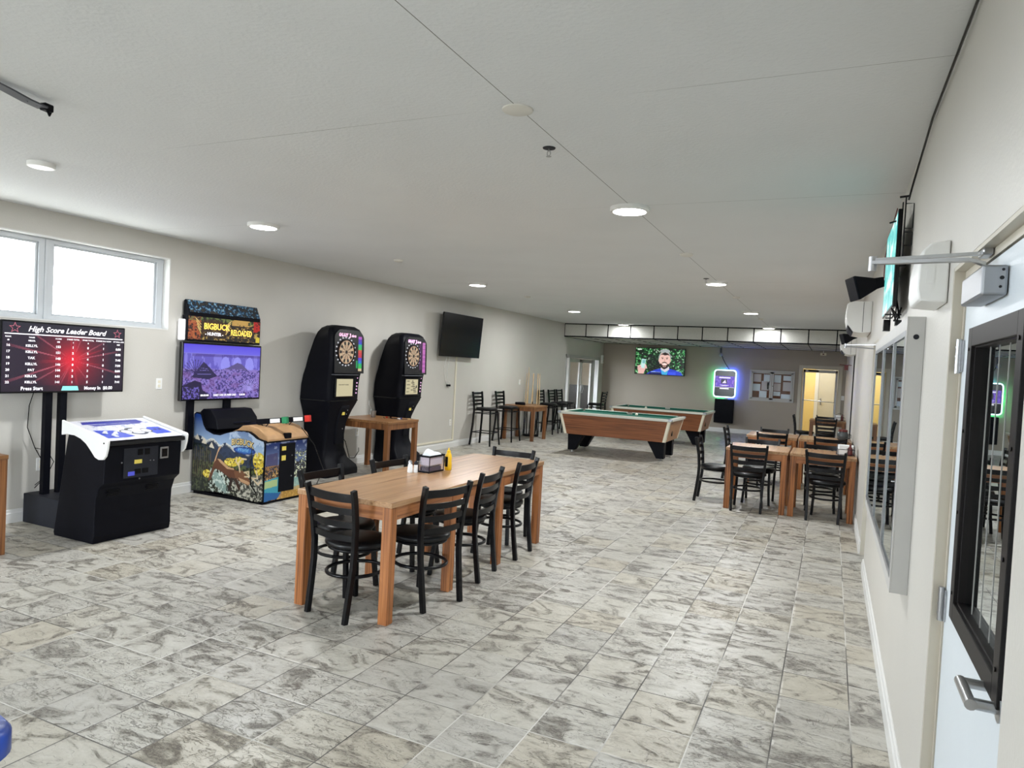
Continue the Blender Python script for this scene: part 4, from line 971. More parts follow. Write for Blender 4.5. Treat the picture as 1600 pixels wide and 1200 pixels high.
b = B(); b.prism(sp_, hy0, hy1); b.prism([(-6.48, 0.0), (-5.45, 0.0), (-5.45, 0.03), (-6.48, 0.03)], hy0 + 0.01, hy1 - 0.01); b.build('cabinet_body', M['black'], t)
p = Pic(220, 190, (36, 74, 140)); u, v = p.x, p.y
p.grad(v > 0.45, (150, 176, 206), (22, 56, 124), (v - 0.62) / 0.33)
nz = p.noise(14, 10, 11); nf = p.noise(50, 40, 12, 3); nb = p.noise(26, 20, 13, 3)
p.put((nz > 0.6) & (v > 0.62) & (u > 0.45), (190, 206, 224), 0.6)
ridge = 0.69 - 0.16 * u + 0.05 * np.abs(np.sin(u * 16)) + 0.06 * (p.noise(10, 2, 4)[5:6, :] - 0.5)
p.put(v < ridge, (44, 58, 84)); p.put((v < ridge) & (v > ridge - 0.035) & (nz > 0.45), (214, 214, 206), 0.85)
p.put((v < ridge - 0.02) & (nf > 0.5), (28, 38, 58), 0.7)
p.poly([(0.0, 0.66), (0.05, 0.70), (0.32, 0.58), (0.60, 0.38), (0.0, 0.36)], (40, 48, 60), 0.85)
for k, (x_, y_) in enumerate(((0.06, 0.70), (0.16, 0.66), (0.27, 0.62))): p.poly([(x_ - 0.035, y_ - 0.03), (x_, y_ + 0.035), (x_ + 0.045, y_ - 0.045)], (220, 210, 190), 0.9)
p.put((v < 0.40 + 0.04 * (nz - 0.5)) & (u < 2), (46, 52, 40))
p.put((v < 0.42) & (nf > 0.52), (92, 104, 60), 0.8); p.put((v < 0.4) & (nf < 0.42), (18, 24, 22), 0.9)
p.put((v < 0.62) & (u < 0.27) & (nb > 0.5), (18, 26, 22), 0.9); p.put((v < 0.6) & (u < 0.25) & (nf > 0.6), (70, 80, 60), 0.6)
for k in range(9): p.line(0.02 + k * 0.03, 0.2, 0.025 + k * 0.03, 0.56 + 0.03 * math.sin(k * 2.3), 0.0035, (120, 104, 80), 0.6)
for cx_, cy_, a_, b_ in ((0.56, 0.44, 0.10, 0.05), (0.66, 0.47, 0.07, 0.05), (0.93, 0.50, 0.08, 0.10), (0.93, 0.40, 0.06, 0.07), (0.22, 0.26, 0.06, 0.05)):
    p.put(((((u - cx_) / a_) ** 2 + ((v - cy_) / b_) ** 2) < 1) & (nf > 0.36), (204, 178, 48)); p.put(((((u - cx_) / a_) ** 2 + ((v - cy_) / b_) ** 2) < 0.9) & (nf > 0.6), (236, 224, 120))
p.poly([(0.27, 0.34), (0.40, 0.28), (0.54, 0.10), (0.50, 0.05), (0.36, 0.12), (0.28, 0.24)], (150, 176, 170), 0.8)
p.put((u > 0.25) & (u < 0.55) & (v < 0.33) & (v > 0.05) & (nf > 0.58), (214, 226, 220), 0.8)
p.poly([(0.55, 0.28), (0.98, 0.34), (0.99, 0.03), (0.7, 0.03)], (110, 112, 104), 0.8); p.put((u > 0.55) & (v < 0.30) & (nf > 0.55), (206, 204, 190), 0.8); p.put((u > 0.5) & (v < 0.32) & (nf < 0.42), (34, 32, 30), 0.9)
# leaping stag: body, neck, legs, antlers
br, lt = (96, 58, 40), (196, 156, 118)
p.poly([(0.33, 0.44), (0.38, 0.47), (0.44, 0.42), (0.54, 0.36), (0.62, 0.36), (0.66, 0.33), (0.63, 0.26), (0.57, 0.24), (0.48, 0.28), (0.40, 0.32), (0.34, 0.34), (0.30, 0.37)], br)
p.poly([(0.36, 0.46), (0.40, 0.46), (0.52, 0.38), (0.60, 0.37), (0.60, 0.355), (0.50, 0.355), (0.40, 0.42)], lt, 0.9)
p.poly([(0.31, 0.38), (0.34, 0.36), (0.28, 0.20), (0.24, 0.17), (0.26, 0.26)], br); p.poly([(0.34, 0.44), (0.31, 0.40), (0.375, 0.60), (0.41, 0.615), (0.365, 0.53)], lt)
p.poly([(0.60, 0.34), (0.72, 0.36), (0.78, 0.30), (0.84, 0.23), (0.80, 0.19), (0.70, 0.22), (0.62, 0.26)], (120, 78, 52)); p.poly([(0.66, 0.27), (0.78, 0.245), (0.83, 0.225), (0.80, 0.20), (0.70, 0.225)], lt)
p.poly([(0.56, 0.26), (0.60, 0.25), (0.56, 0.12), (0.52, 0.06), (0.53, 0.16)], (44, 28, 24)); p.poly([(0.60, 0.25), (0.64, 0.26), (0.70, 0.14), (0.68, 0.10)], (60, 36, 28))
for a in (((0.68, 0.34), (0.66, 0.44), (0.70, 0.50), (0.76, 0.50)), ((0.67, 0.40), (0.62, 0.46), (0.63, 0.50)), ((0.74, 0.34), (0.80, 0.36), (0.80, 0.30), (0.75, 0.29)), ((0.76, 0.34), (0.86, 0.28), (0.92, 0.30), (0.90, 0.38)), ((0.86, 0.28), (0.93, 0.22), (0.97, 0.28))):
    for q, s_ in zip(a[:-1], a[1:]): p.line(*q, *s_, 0.008, (216, 196, 160))
p.ell(0.73, 0.60, 0.15, 0.045, (30, 60, 130)); p.ell(0.73, 0.60, 0.12, 0.03, (60, 120, 200), 0.8)
p.put((np.abs(v - (0.875 - 0.0)) < 0) , (0, 0, 0))
X0, X1, Z0, Z1 = -6.50, -5.43, 0.01, 0.92
fn = lambda a, b_: Vector((X0 + (X1 - X0) * a, hy0 - 0.003, Z0 + (Z1 - Z0) * b_))
ins = [(x + (-6.0 - x) * 0.02, z + (0.4 - z) * 0.025) for x, z in sp_]
p.panel('side_artwork', M['art'], t, fn, side_keep(ins, X0, X1, Z0, Z1), label='printed mountain landscape with a leaping stag')
M['gold'] = mat('gold_lettering', srgb(232, 206, 140), 0.4); M['dark_print'] = mat('dark_lettering_outline', srgb(40, 24, 14), 0.5)
arch = lambda a, b_: (a, b_ + 0.018 - ((a - 0.14) ** 2) * 0.9)
for off, mm, bd, dy_ in ((-0.005, M['dark_print'], 0.006, -0.003), (-0.007, M['gold'], 0.0, 0.0)):
    L = Letters((-5.91, hy0 + off, 0.60), (1, 0, 0), (0, 0, 1)); L.add('BIGBUCK', 0.0, dy_, 0.092, 0, 0.001 + bd, sx=0.84, fn=arch)
    L.build('side_lettering' if off < -0.006 else 'side_lettering_outline', mm, t)
L = Letters((-5.82, hy0 - 0.007, 0.545), (1, 0, 0), (0, 0, 1)); L.add('World', 0.0, 0.0, 0.058, 0.3, 0.001); L.build('side_script', mat('pale_blue_lettering', srgb(130, 190, 230), 0.4), t)
# front artwork
p = Pic(110, 110, (30, 50, 96)); u, v = p.x, p.y; nz = p.noise(12, 10, 21); nf = p.noise(36, 34, 22, 3)
p.grad(v > 0.5, (110, 130, 170), (20, 40, 96), (v - 0.6) / 0.35); p.put((nz > 0.58) & (v > 0.7), (170, 180, 200), 0.5)
p.poly([(0.02, 0.8), (0.28, 0.82), (0.3, 0.55), (0.0, 0.5)], (60, 50, 90), 0.8); p.put((v < 0.6) & (nf > 0.5), (150, 110, 60)); p.put((v < 0.62) & (nf < 0.46), (34, 30, 30)); p.put((v < 0.5) & (nf > 0.66), (220, 190, 120))
p.poly([(0.0, 0.36), (0.36, 0.40), (0.4, 0.04), (0.0, 0.02)], (60, 150, 170)); p.poly([(0.0, 0.34), (0.3, 0.36), (0.3, 0.24), (0.0, 0.22)], (190, 200, 110), 0.7); p.poly([(0.0, 0.16), (0.42, 0.1), (0.4, 0.02), (0, 0.0)], (24, 90, 150))
p.put((u > 0.66) & (v > 0.3) & (v < 0.82) & (nf > 0.48), (26, 34, 26)); p.put((u > 0.7) & (v < 0.8) & (v > 0.3) & (nf > 0.62), (214, 220, 190)); p.put((u > 0.66) & (v < 0.34) & (v > 0.12), (150, 196, 190), 0.7); p.poly([(0.3, 0.0), (0.42, 0.14), (1, 0.2), (1, 0)], (196, 150, 60), 0.7)
fn = lambda a, b_: Vector((-5.43 + 0.003, hy0 + 0.012 + (hy1 - hy0 - 0.024) * a, 0.03 + 0.63 * b_))
p.panel('front_artwork', M['art'], t, fn, label='printed lake landscape on the front')
B().box(-5.43, -5.418, 5.80, 6.035, 0.11, 0.64).build('coin_door', M['black'], t, bevel=0.003)
b = B(); b.box(-5.418, -5.414, 5.825, 5.885, 0.565, 0.61).box(-5.418, -5.414, 5.825, 5.885, 0.455, 0.51); b.build('sticker', M['yellow_sticker'], t)
b = B(); b.lathe([(0.008, 0), (0.006, 0.006)], (-5.418, 5.985, 0.50), 10, 'X').lathe([(0.008, 0), (0.006, 0.006)], (-5.418, 5.985, 0.27), 10, 'X'); b.build('lock', M['steel'], t)
# gun deck in tan with two guns
b = B(); dk = [(-6.02, 0.72), (-5.86, 0.775), (-5.80, 0.82), (-5.70, 0.835), (-5.56, 0.81), (-5.44, 0.74), (-5.42, 0.70), (-5.42, 0.675), (-5.6, 0.70), (-6.0, 0.70)]
b.prism(dk, hy0 + 0.03, hy1 + 0.006); b.build('gun_deck', M['tan'], t, bevel=0.01)
B().box(-5.445, -5.40, 5.86, 5.95, 0.695, 0.755).build('gun_holster', M['black'], t, bevel=0.008)
for yy, mm, lb in ((5.70, M['green'], 'toy shotgun with a green butt'), (6.06, M['red'], 'toy shotgun with a red butt')):
    gr = B(); a0 = Vector((-5.95, yy, 0.83)); a1 = Vector((-5.42, yy + 0.10, 0.90)); dr = (a1 - a0).normalized()
    gr.tube([a0 - dr * 0.05, a0 + dr * 0.16], 0.016, 8).tube([a0 + dr * 0.1 - Vector((0, 0, 0.03)), a0 + dr * 0.26 - Vector((0, 0, 0.03))], 0.024, 8)
    gr.bar([a0 + dr * 0.24, a0 + dr * 0.42, a0 + dr * 0.56], 0.018, 0.03, (0, 1, 0)).tube([a0 + dr * 0.3 - Vector((0, 0, 0.03)), a0 + dr * 0.34 - Vector((0, 0, 0.07)), a0 + dr * 0.38 - Vector((0, 0, 0.03))], 0.005, 6)
    g_ = gr.build('toy_gun', M['black'], t, label=lb, smooth=50)
    B().bar([a0 + dr * 0.56, a0 + dr * 0.62], 0.021, 0.036, (0, 1, 0)).build('gun_butt', mm, g_)
    B().bar([a0 + dr * 0.42 + Vector((0, -0.0195, 0)), a0 + dr * 0.54 + Vector((0, -0.0195, 0))], 0.002, 0.022, (0, 1, 0)).build('gun_sticker', M['white'], g_)
B().tube([(-5.62, 5.70, 0.79), (-5.60, 5.60, 0.72), (-5.62, hy0 - 0.01, 0.45), (-5.60, hy0 - 0.012, 0.2), (-5.52, hy0 - 0.012, 0.12)], 0.007, 6).build('gun_cable', M['black_gloss'], t, smooth=60)
B().tube([(-5.42, 6.12, 0.80), (-5.36, 6.28, 0.6), (-5.33, 6.42, 0.3), (-5.36, 6.3, 0.06), (-5.40, 6.1, 0.02)], 0.005, 6).build('gun_lead', M['black_gloss'], t, smooth=60)
# posts, speaker hood, television, marquee
b = B(); b.prism([(-6.44, 0.74), (-6.44, 0.93), (-6.40, 0.96), (-6.28, 0.955), (-6.19, 0.86), (-6.16, 0.74)], hy0 + 0.03, hy1 - 0.02); b.build('speaker_hood', M['black'], t, bevel=0.01)
b = B(); b.box(-6.50, -6.46, 5.465, 5.545, 0.5, 1.3).box(-6.50, -6.46, 5.975, 6.065, 0.9, 1.3); b.build('screen_post', M['black'], t)
hx = -6.42
B().box(hx - 0.05, hx, 5.325, 6.475, 1.05, 1.703, 0.006).build('screen_case', M['black_gloss'], t)
p = Pic(170, 100, (110, 100, 220)); u, v = p.x, p.y; nz = p.noise(16, 12, 31); nf = p.noise(60, 40, 32, 3); n2 = p.noise(30, 3, 33, 3)
p.grad(v > 0.55, (120, 116, 226), (84, 70, 214), (v - 0.7) / 0.3)
p.put((v < 0.84) & (v > 0.5), (124, 118, 214)); p.put((v < 0.83) & (v > 0.5) & (n2 > 0.52), (86, 76, 176), 0.8); p.put((v < 0.83) & (v > 0.78) & (u > 0.1), (70, 52, 130), 0.6)
for x_ in (0.52, 0.68, 0.85): p.ell(x_, 0.62, 0.06, 0.17, (146, 144, 236), 0.85)
p.poly([(0.36, 0.5), (0.55, 0.58), (0.68, 0.68), (0.74, 0.66), (0.86, 0.5)], (86, 76, 130)); p.put((v < 0.54), (92, 80, 160)); p.put((v < 0.56) & (nf > 0.5), (140, 120, 196), 0.8); p.put((v < 0.54) & (nf < 0.42), (54, 42, 104), 0.9); p.put((v < 0.5) & (nz > 0.56), (120, 84, 150), 0.5)
p.poly([(0.10, 0.40), (0.24, 0.68), (0.28, 0.64), (0.42, 0.42), (0.3, 0.36)], (34, 28, 74)); 
for k in range(4): p.line(0.15 + k * 0.02, 0.45 + k * 0.04, 0.36 - k * 0.02, 0.46 + k * 0.03, 0.004, (120, 110, 190))
for k in range(13): a_ = 0.2 + k * 0.22; p.line(0.15, 0.46, 0.15 - 0.17 * math.cos(a_), 0.46 + 0.26 * math.sin(a_), 0.004, (40, 30, 84), 0.9)
for k in range(15): a_ = 0.1 + k * 0.2; p.line(0.86, 0.14, 0.86 - 0.13 * math.cos(a_), 0.14 + 0.22 * math.sin(a_), 0.004, (160, 150, 226), 0.8)
p.poly([(0.0, 0.0), (0.0, 0.24), (0.14, 0.34), (0.22, 0.3), (0.24, 0.16), (0.34, 0.07), (0.30, 0.0)], (28, 18, 62)); p.put((u < 0.2) & (v < 0.22) & (nf > 0.5), (110, 96, 190), 0.8)
fn = quad_fn((hx + 0.001, 5.345, 1.07), (0, 1.11, 0), (0, 0, 0.613)); p.panel('screen', M['screen'], t, fn)
L = Letters((hx + 0.003, 5.345, 1.07), (0, 1, 0), (0, 0, 1)); L.add('00:00:00', 0.24, 0.03, 0.03, 0, 0.001, sx=1.1); L.add('INSERT CASH OR SWIPE CARD', 0.42, 0.03, 0.03, 0, 0.001, sx=0.8); L.add('0.00:00', 0.80, 0.03, 0.03, 0, 0.001); L.build('screen_lettering', M['white_text'], t)
B().box(hx - 0.10, hx - 0.012, 5.39, 6.455, 1.715, 2.0, 0.004).build('marquee_box', M['black'], t)
p = Pic(150, 46, (30, 22, 18)); u, v = p.x, p.y; nf = p.noise(40, 14, 41, 3); nz = p.noise(14, 5, 42)
p.put(nf > 0.55, (110, 80, 40)); p.put(nf > 0.66, (200, 170, 90)); p.put((u < 0.16) & (nf > 0.42), (190, 90, 50), 0.8); p.put((v > 0.8) & (nf > 0.5), (90, 120, 60), 0.8)
p.ell(0.32, 0.52, 0.2, 0.4, (60, 34, 20), 0.8)
for s_ in (-1, 1):
    for k in range(4): p.line(0.33 + s_ * 0.17, 0.3 + k * 0.12, 0.33 + s_ * (0.21 + 0.01 * k), 0.55 + k * 0.12, 0.006, (236, 200, 120), asp=0.3)
p.put((u > 0.9) & (v > 0.5) & (nf > 0.4), (190, 30, 24)); p.put((u > 0.58) & (u < 0.84) & (v > 0.72) & (nz > 0.4), (214, 170, 90), 0.9); p.poly([(0.94, 0.02), (1.0, 0.02), (1.0, 0.26), (0.94, 0.26)], (226, 206, 60))
fn = quad_fn((hx - 0.011, 5.40, 1.735), (0, 1.045, 0), (0, 0, 0.262)); p.panel('marquee', M['screen_dim'], t, fn)
M['gold_lit'] = mat('lit_gold_lettering', srgb(230, 190, 80), 0.4, emit=srgb(248, 206, 88), es=0.5)
L = Letters((hx - 0.008, 5.40, 1.735), (0, 1, 0), (0, 0, 1)); L.add('BIGBUCK', 0.205, 0.125, 0.095, 0, 0.003, sx=0.92); L.add('RELOADED', 0.59, 0.075, 0.092, 0, 0.003, sx=0.70); L.build('marquee_lettering', M['gold_lit'], t)
L = Letters((hx - 0.008, 5.40, 1.735), (0, 1, 0), (0, 0, 1)); L.add('- HUNTER -', 0.225, 0.055, 0.05, 0, 0.002, sx=1.0); L.build('marquee_subtitle', M['white_text'], t)
b = B(); b.prism([(hx - 0.10, 1.99), (hx - 0.10, 2.16), (hx - 0.07, 2.175), (hx - 0.005, 2.03), (hx - 0.005, 1.99)], 5.40, 6.445); b.build('marquee_topper', M['black'], t, bevel=0.008)
p = Pic(150, 24, (18, 30, 46)); nf = p.noise(46, 8, 51, 3); p.put(nf > 0.55, (60, 110, 150), 0.8); p.put(nf > 0.68, (150, 190, 210), 0.8); p.put((nf < 0.36), (70, 60, 40), 0.8)
fn = lambda a, b_: Vector((hx - 0.001 - 0.066 * b_, 5.41 + 1.025 * a, 2.035 + 0.137 * b_)); p.panel('topper_artwork', M['art'], t, fn)
B().box(hx - 0.09, hx - 0.03, 5.33, 5.385, 1.72, 1.95, 0.008).build('side_lamp', mat('lit_white_side_panel', (0.8, 0.8, 0.8), 0.4, emit=(0.9, 0.92, 1), es=0.35), t)


# ---- electronic dart machines
def dart_machine(label, loc, purple):
    t = thing('dart_machine', label, 'dart machine', loc)
    # rows: z, half width at front, half width at back, front x, back x (measured from the wall plane)
    rows = [(0.0, 0.36, 0.24, 0.545, 0.03), (0.07, 0.36, 0.24, 0.545, 0.03), (0.12, 0.345, 0.235, 0.53, 0.03), (0.22, 0.27, 0.225, 0.43, 0.03), (0.36, 0.225, 0.215, 0.40, 0.03), (0.55, 0.215, 0.21, 0.40, 0.03), (0.72, 0.225, 0.225, 0.42, 0.03),
            (0.88, 0.27, 0.27, 0.47, 0.03), (1.0, 0.315, 0.315, 0.515, 0.03), (1.05, 0.322, 0.322, 0.52, 0.03), (1.22, 0.32, 0.31, 0.525, 0.03), (1.36, 0.325, 0.28, 0.54, 0.03), (1.46, 0.345, 0.25, 0.56, 0.04), (1.6, 0.352, 0.22, 0.565, 0.05), (1.85, 0.352, 0.16, 0.555, 0.09),
            (1.95, 0.34, 0.13, 0.54, 0.12), (2.01, 0.30, 0.10, 0.52, 0.16), (2.045, 0.22, 0.06, 0.49, 0.22)]
    secs = []
    for z, wf_, wb_, xf_, xb_ in rows:
        c_ = 0.035
        secs.append([(xb_, -wb_, z), (xb_ + 0.04, -wb_ - 0.008, z), (xf_ - c_ * 2, -wf_ + 0.006, z), (xf_ - 0.012, -wf_ + 0.02, z), (xf_, -wf_ + c_, z), (xf_ + 0.006, 0, z), (xf_, wf_ - c_, z), (xf_ - 0.012, wf_ - 0.02, z), (xf_ - c_ * 2, wf_ - 0.006, z), (xb_ + 0.04, wb_ + 0.008, z), (xb_, wb_, z)])
    b = B(); b.loft(secs); b.build('cabinet_shell', M['black'], t, smooth=40)
    B().loft([[(x * 1.0 + 0.004 * (1 if x > 0.3 else 0), y * 1.012, z) for x, y, z0_ in secs[9]] for z in (1.02, 1.035)]).build('seam_band', M['black_gloss'], t)
    # head panel recess with board
    xh = 0.584
    p = Pic(90, 130, (8, 8, 14)); u, v = p.x, p.y
    bx, by, brx, bry = 0.37, 0.50, 0.265, 0.275
    if not purple:
        ct = [(190, 90, 200), (90, 60, 190), (60, 80, 210), (40, 190, 140), (60, 200, 90), (220, 90, 70), (220, 60, 70), (200, 60, 90), (90, 70, 220), (50, 130, 220), (40, 190, 120), (60, 200, 90), (220, 200, 160)]
        for k, c_ in enumerate(ct): p.put((u > 0.80) & (u < 0.92) & (v < 0.87 - k * 0.063) & (v > 0.87 - (k + 1) * 0.063), c_)
        p.put((u > 0.72) & (u < 0.78) & (v < 0.30) & (v > 0.12), (40, 180, 110), 0.8)
    else:
        p.put((u > 0.80) & (u < 0.93) & (v < 0.87) & (v > 0.05), (226, 130, 214))
        for k in range(20): p.put((u > 0.80) & (u < 0.93) & (np.abs(v - 0.07 - k * 0.041) < 0.006), (120, 50, 130))
        p.put((u > 0.66) & (u < 0.77) & (v < 0.85) & (v > 0.12), (110, 40, 120), 0.45)
    for k in range(20):
        a_ = PI / 2 - k * PI / 10; p.ell(bx + (brx + 0.055) * math.cos(a_), by + (bry + 0.05) * math.sin(a_), 0.026, 0.018, (236, 236, 244), 0.9)
    fn = quad_fn((xh, -0.315, 1.405), (0, 0.63, 0), (0, 0, 0.57))
    def inside(a, b_):
        return b_ < 0.80 or abs(a - 0.5) < 0.5 * math.sqrt(max(0.0, 1 - ((b_ - 0.80) / 0.26) ** 2))
    p.panel('lit_panel', M['screen_dim'], t, lambda a, b_: Vector((xh - 0.02 * b_, -0.315 + 0.63 * a, 1.405 + 0.585 * b_)), keep=inside)
    L = Letters((xh - 0.014, -0.235, 1.90), (0, 1, 0), (-0.03, 0, 1))
    L.add('GALAXY', 0.0, 0.0, 0.062, 0.3, 0.003, sx=0.78); L.add('3', 0.212, -0.012, 0.08, 0.2, 0.003); L.add('darts', 0.265, 0.0, 0.05, 0.3, 0.002)
    L.build('title_lettering', mat('lit_title_%s' % ('pink' if purple else 'multi'), (0.8, 0.5, 0.8), 0.4, emit=srgb(244, 150, 226) if purple else srgb(235, 170, 190), es=0.5), t)
    # dartboard disc
    n = 40; bm = bmesh.new(); cols = []
    rad = [0, 0.012, 0.024, 0.085, 0.098, 0.142, 0.157, 0.163]
    cyb, czb = -0.315 + 0.63 * bx, 1.405 + 0.57 * by
    V = {}
    def vt(i, j):
        if i == 0: j = 0
        if (i, j) not in V: V[(i, j)] = bm.verts.new((xh + 0.002, cyb + rad[i] * math.cos(2 * PI * (j % n) / n + PI / 20), czb + rad[i] * math.sin(2 * PI * (j % n) / n + PI / 20)))
        return V[(i, j % n if i else 0)]
    for i in range(1, len(rad)):
        for j in range(n):
            wedge = (j // 2) % 2; f_ = [vt(i - 1, j), vt(i, j), vt(i, j + 1), vt(i - 1, j + 1)] if i > 1 else [vt(0, 0), vt(1, j), vt(1, j + 1)]
            bm.faces.new(f_)
            cr, bk, rd, gn_ = srgb(214, 190, 156), srgb(24, 20, 22), srgb(206, 160, 130), srgb(176, 150, 124)
            c_ = (bk if i == 1 else bk if i == 2 else (bk if wedge else cr) if i in (3, 5) else (gn_ if wedge else rd) if i in (4, 6) else srgb(16, 16, 18))
            if i == 3 and wedge: c_ = srgb(150, 120, 100)
            cols += [c_] * len(f_)
    me = bpy.data.meshes.new('dartboard'); bm.to_mesh(me); bm.free(); me.materials.append(M['screen_dim'])
    at = me.color_attributes.new('art', 'FLOAT_COLOR', 'CORNER')
    for k, c_ in enumerate(cols): at.data[k].color = (*c_, 1)
    o = bpy.data.objects.new('dartboard', me); C.objects.link(o); o.parent = t
    B().tube([(xh + 0.006, cyb + 0.168 * math.cos(2 * PI * k / 36), czb + 0.168 * math.sin(2 * PI * k / 36)) for k in range(36)], 0.006, 6, closed=True).build('board_rim', M['black_gloss'], t, smooth=60)
    B().box(xh - 0.05, xh + 0.006, -0.31, 0.2, 1.377, 1.39).build('shelf_strip', M['grey'], t)
    B().box(0.515, 0.552, -0.24, 0.19, 1.075, 1.345, 0.006).build('screen_bezel', M['black_gloss'], t)
    B().box(0.552, 0.555, -0.215, 0.125, 1.09, 1.325).build('score_screen', M['sheet_yellow'], t)
    L = Letters((0.557, -0.215, 1.09), (0, 1, 0), (0, 0, 1))
    if not purple: L.add('PUSH START TO BEGIN', 0.04, 0.15, 0.02, 0, 0.0005)
    else:
        for k in range(7): L.add('GAME MENU PLAY'[k:k + 6 + k % 3], 0.02 + 0.12 * (k % 2), 0.20 - k * 0.028, 0.022, 0, 0.0008); L.rect(0.16 + 0.01 * k, 0.21 + 0.015 * k, 0.2 - k * 0.028, 0.212 - k * 0.028)
        L.poly([(0.27, 0.09), (0.31, 0.10), (0.31, 0.14), (0.285, 0.135)])
    L.build('screen_text', M['charcoal'], t)
    b = B()
    for k, zz in enumerate((1.34, 1.27, 1.225, 1.18, 1.13)): b.lathe([(0.011, 0.0), (0.011, 0.006), (0.006, 0.008)], (0.532, 0.245 - 0.004 * k, zz), 12, 'X')
    b.build('select_button', mat('pink_lit_button', (0.5, 0.3, 0.5), 0.3, emit=srgb(226, 170, 214), es=0.4), t)
    # coin column on the pedestal
    b = B(); b.loft([[(x, -0.02, z), (x, 0.14, z), (x - 0.02, 0.155, z), (x - 0.09, 0.155, z), (x - 0.09, -0.035, z), (x - 0.02, -0.035, z)] for x, z in ((0.425, 0.42), (0.435, 0.6), (0.455, 0.75), (0.495, 0.88), (0.505, 0.95), (0.485, 0.985))]); b.build('coin_column', M['black'], t, smooth=40)
    B().box(0.478, 0.492, 0.012, 0.062, 0.825, 0.865).build('coin_sticker', M['yellow_sticker'], t)
    b = B(); b.lathe([(0.008, 0), (0.006, 0.008)], (0.485, 0.10, 0.835), 10, 'X').lathe([(0.008, 0), (0.006, 0.008)], (0.44, 0.085, 0.63), 10, 'X').lathe([(0.009, 0), (0.007, 0.01)], (0.492, 0.11, 0.89), 10, 'X'); b.build('lock', M['steel'], t)
    return t


dart_machine('black electronic dart machine with rainbow light strip, left of the small brown table', (XL, 7.625, 0), False)
dart_machine('black electronic dart machine with pink light strip, right of the small brown table', (XL, 9.28, 0), True)
# cords of the dart machines
o = B().tube([(-6.49, 7.96, 0.5), (-6.4, 7.98, 0.55), (-6.35, 8.1, 0.40), (-6.38, 8.25, 0.14), (-6.42, 8.42, 0.12), (-6.48, 8.6, 0.2), (-6.53, 8.66, 0.24)], 0.006, 6).build('power_cord', M['black_gloss'], smooth=60)
tag(o, 'black power cord looping along the left wall under the small brown table', 'cord')
o = B().tube([(-6.52, 8.86, 0.96), (-6.49, 8.82, 0.9), (-6.50, 8.9, 0.84), (-6.48, 8.84, 0.75), (-6.5, 8.87, 0.62), (-6.49, 8.82, 0.5), (-6.51, 8.84, 0.35)], 0.004, 6).build('white_cable', M['white'], smooth=60)
tag(o, 'thin white cable hanging beside the dart machine with the pink light strip', 'cable')

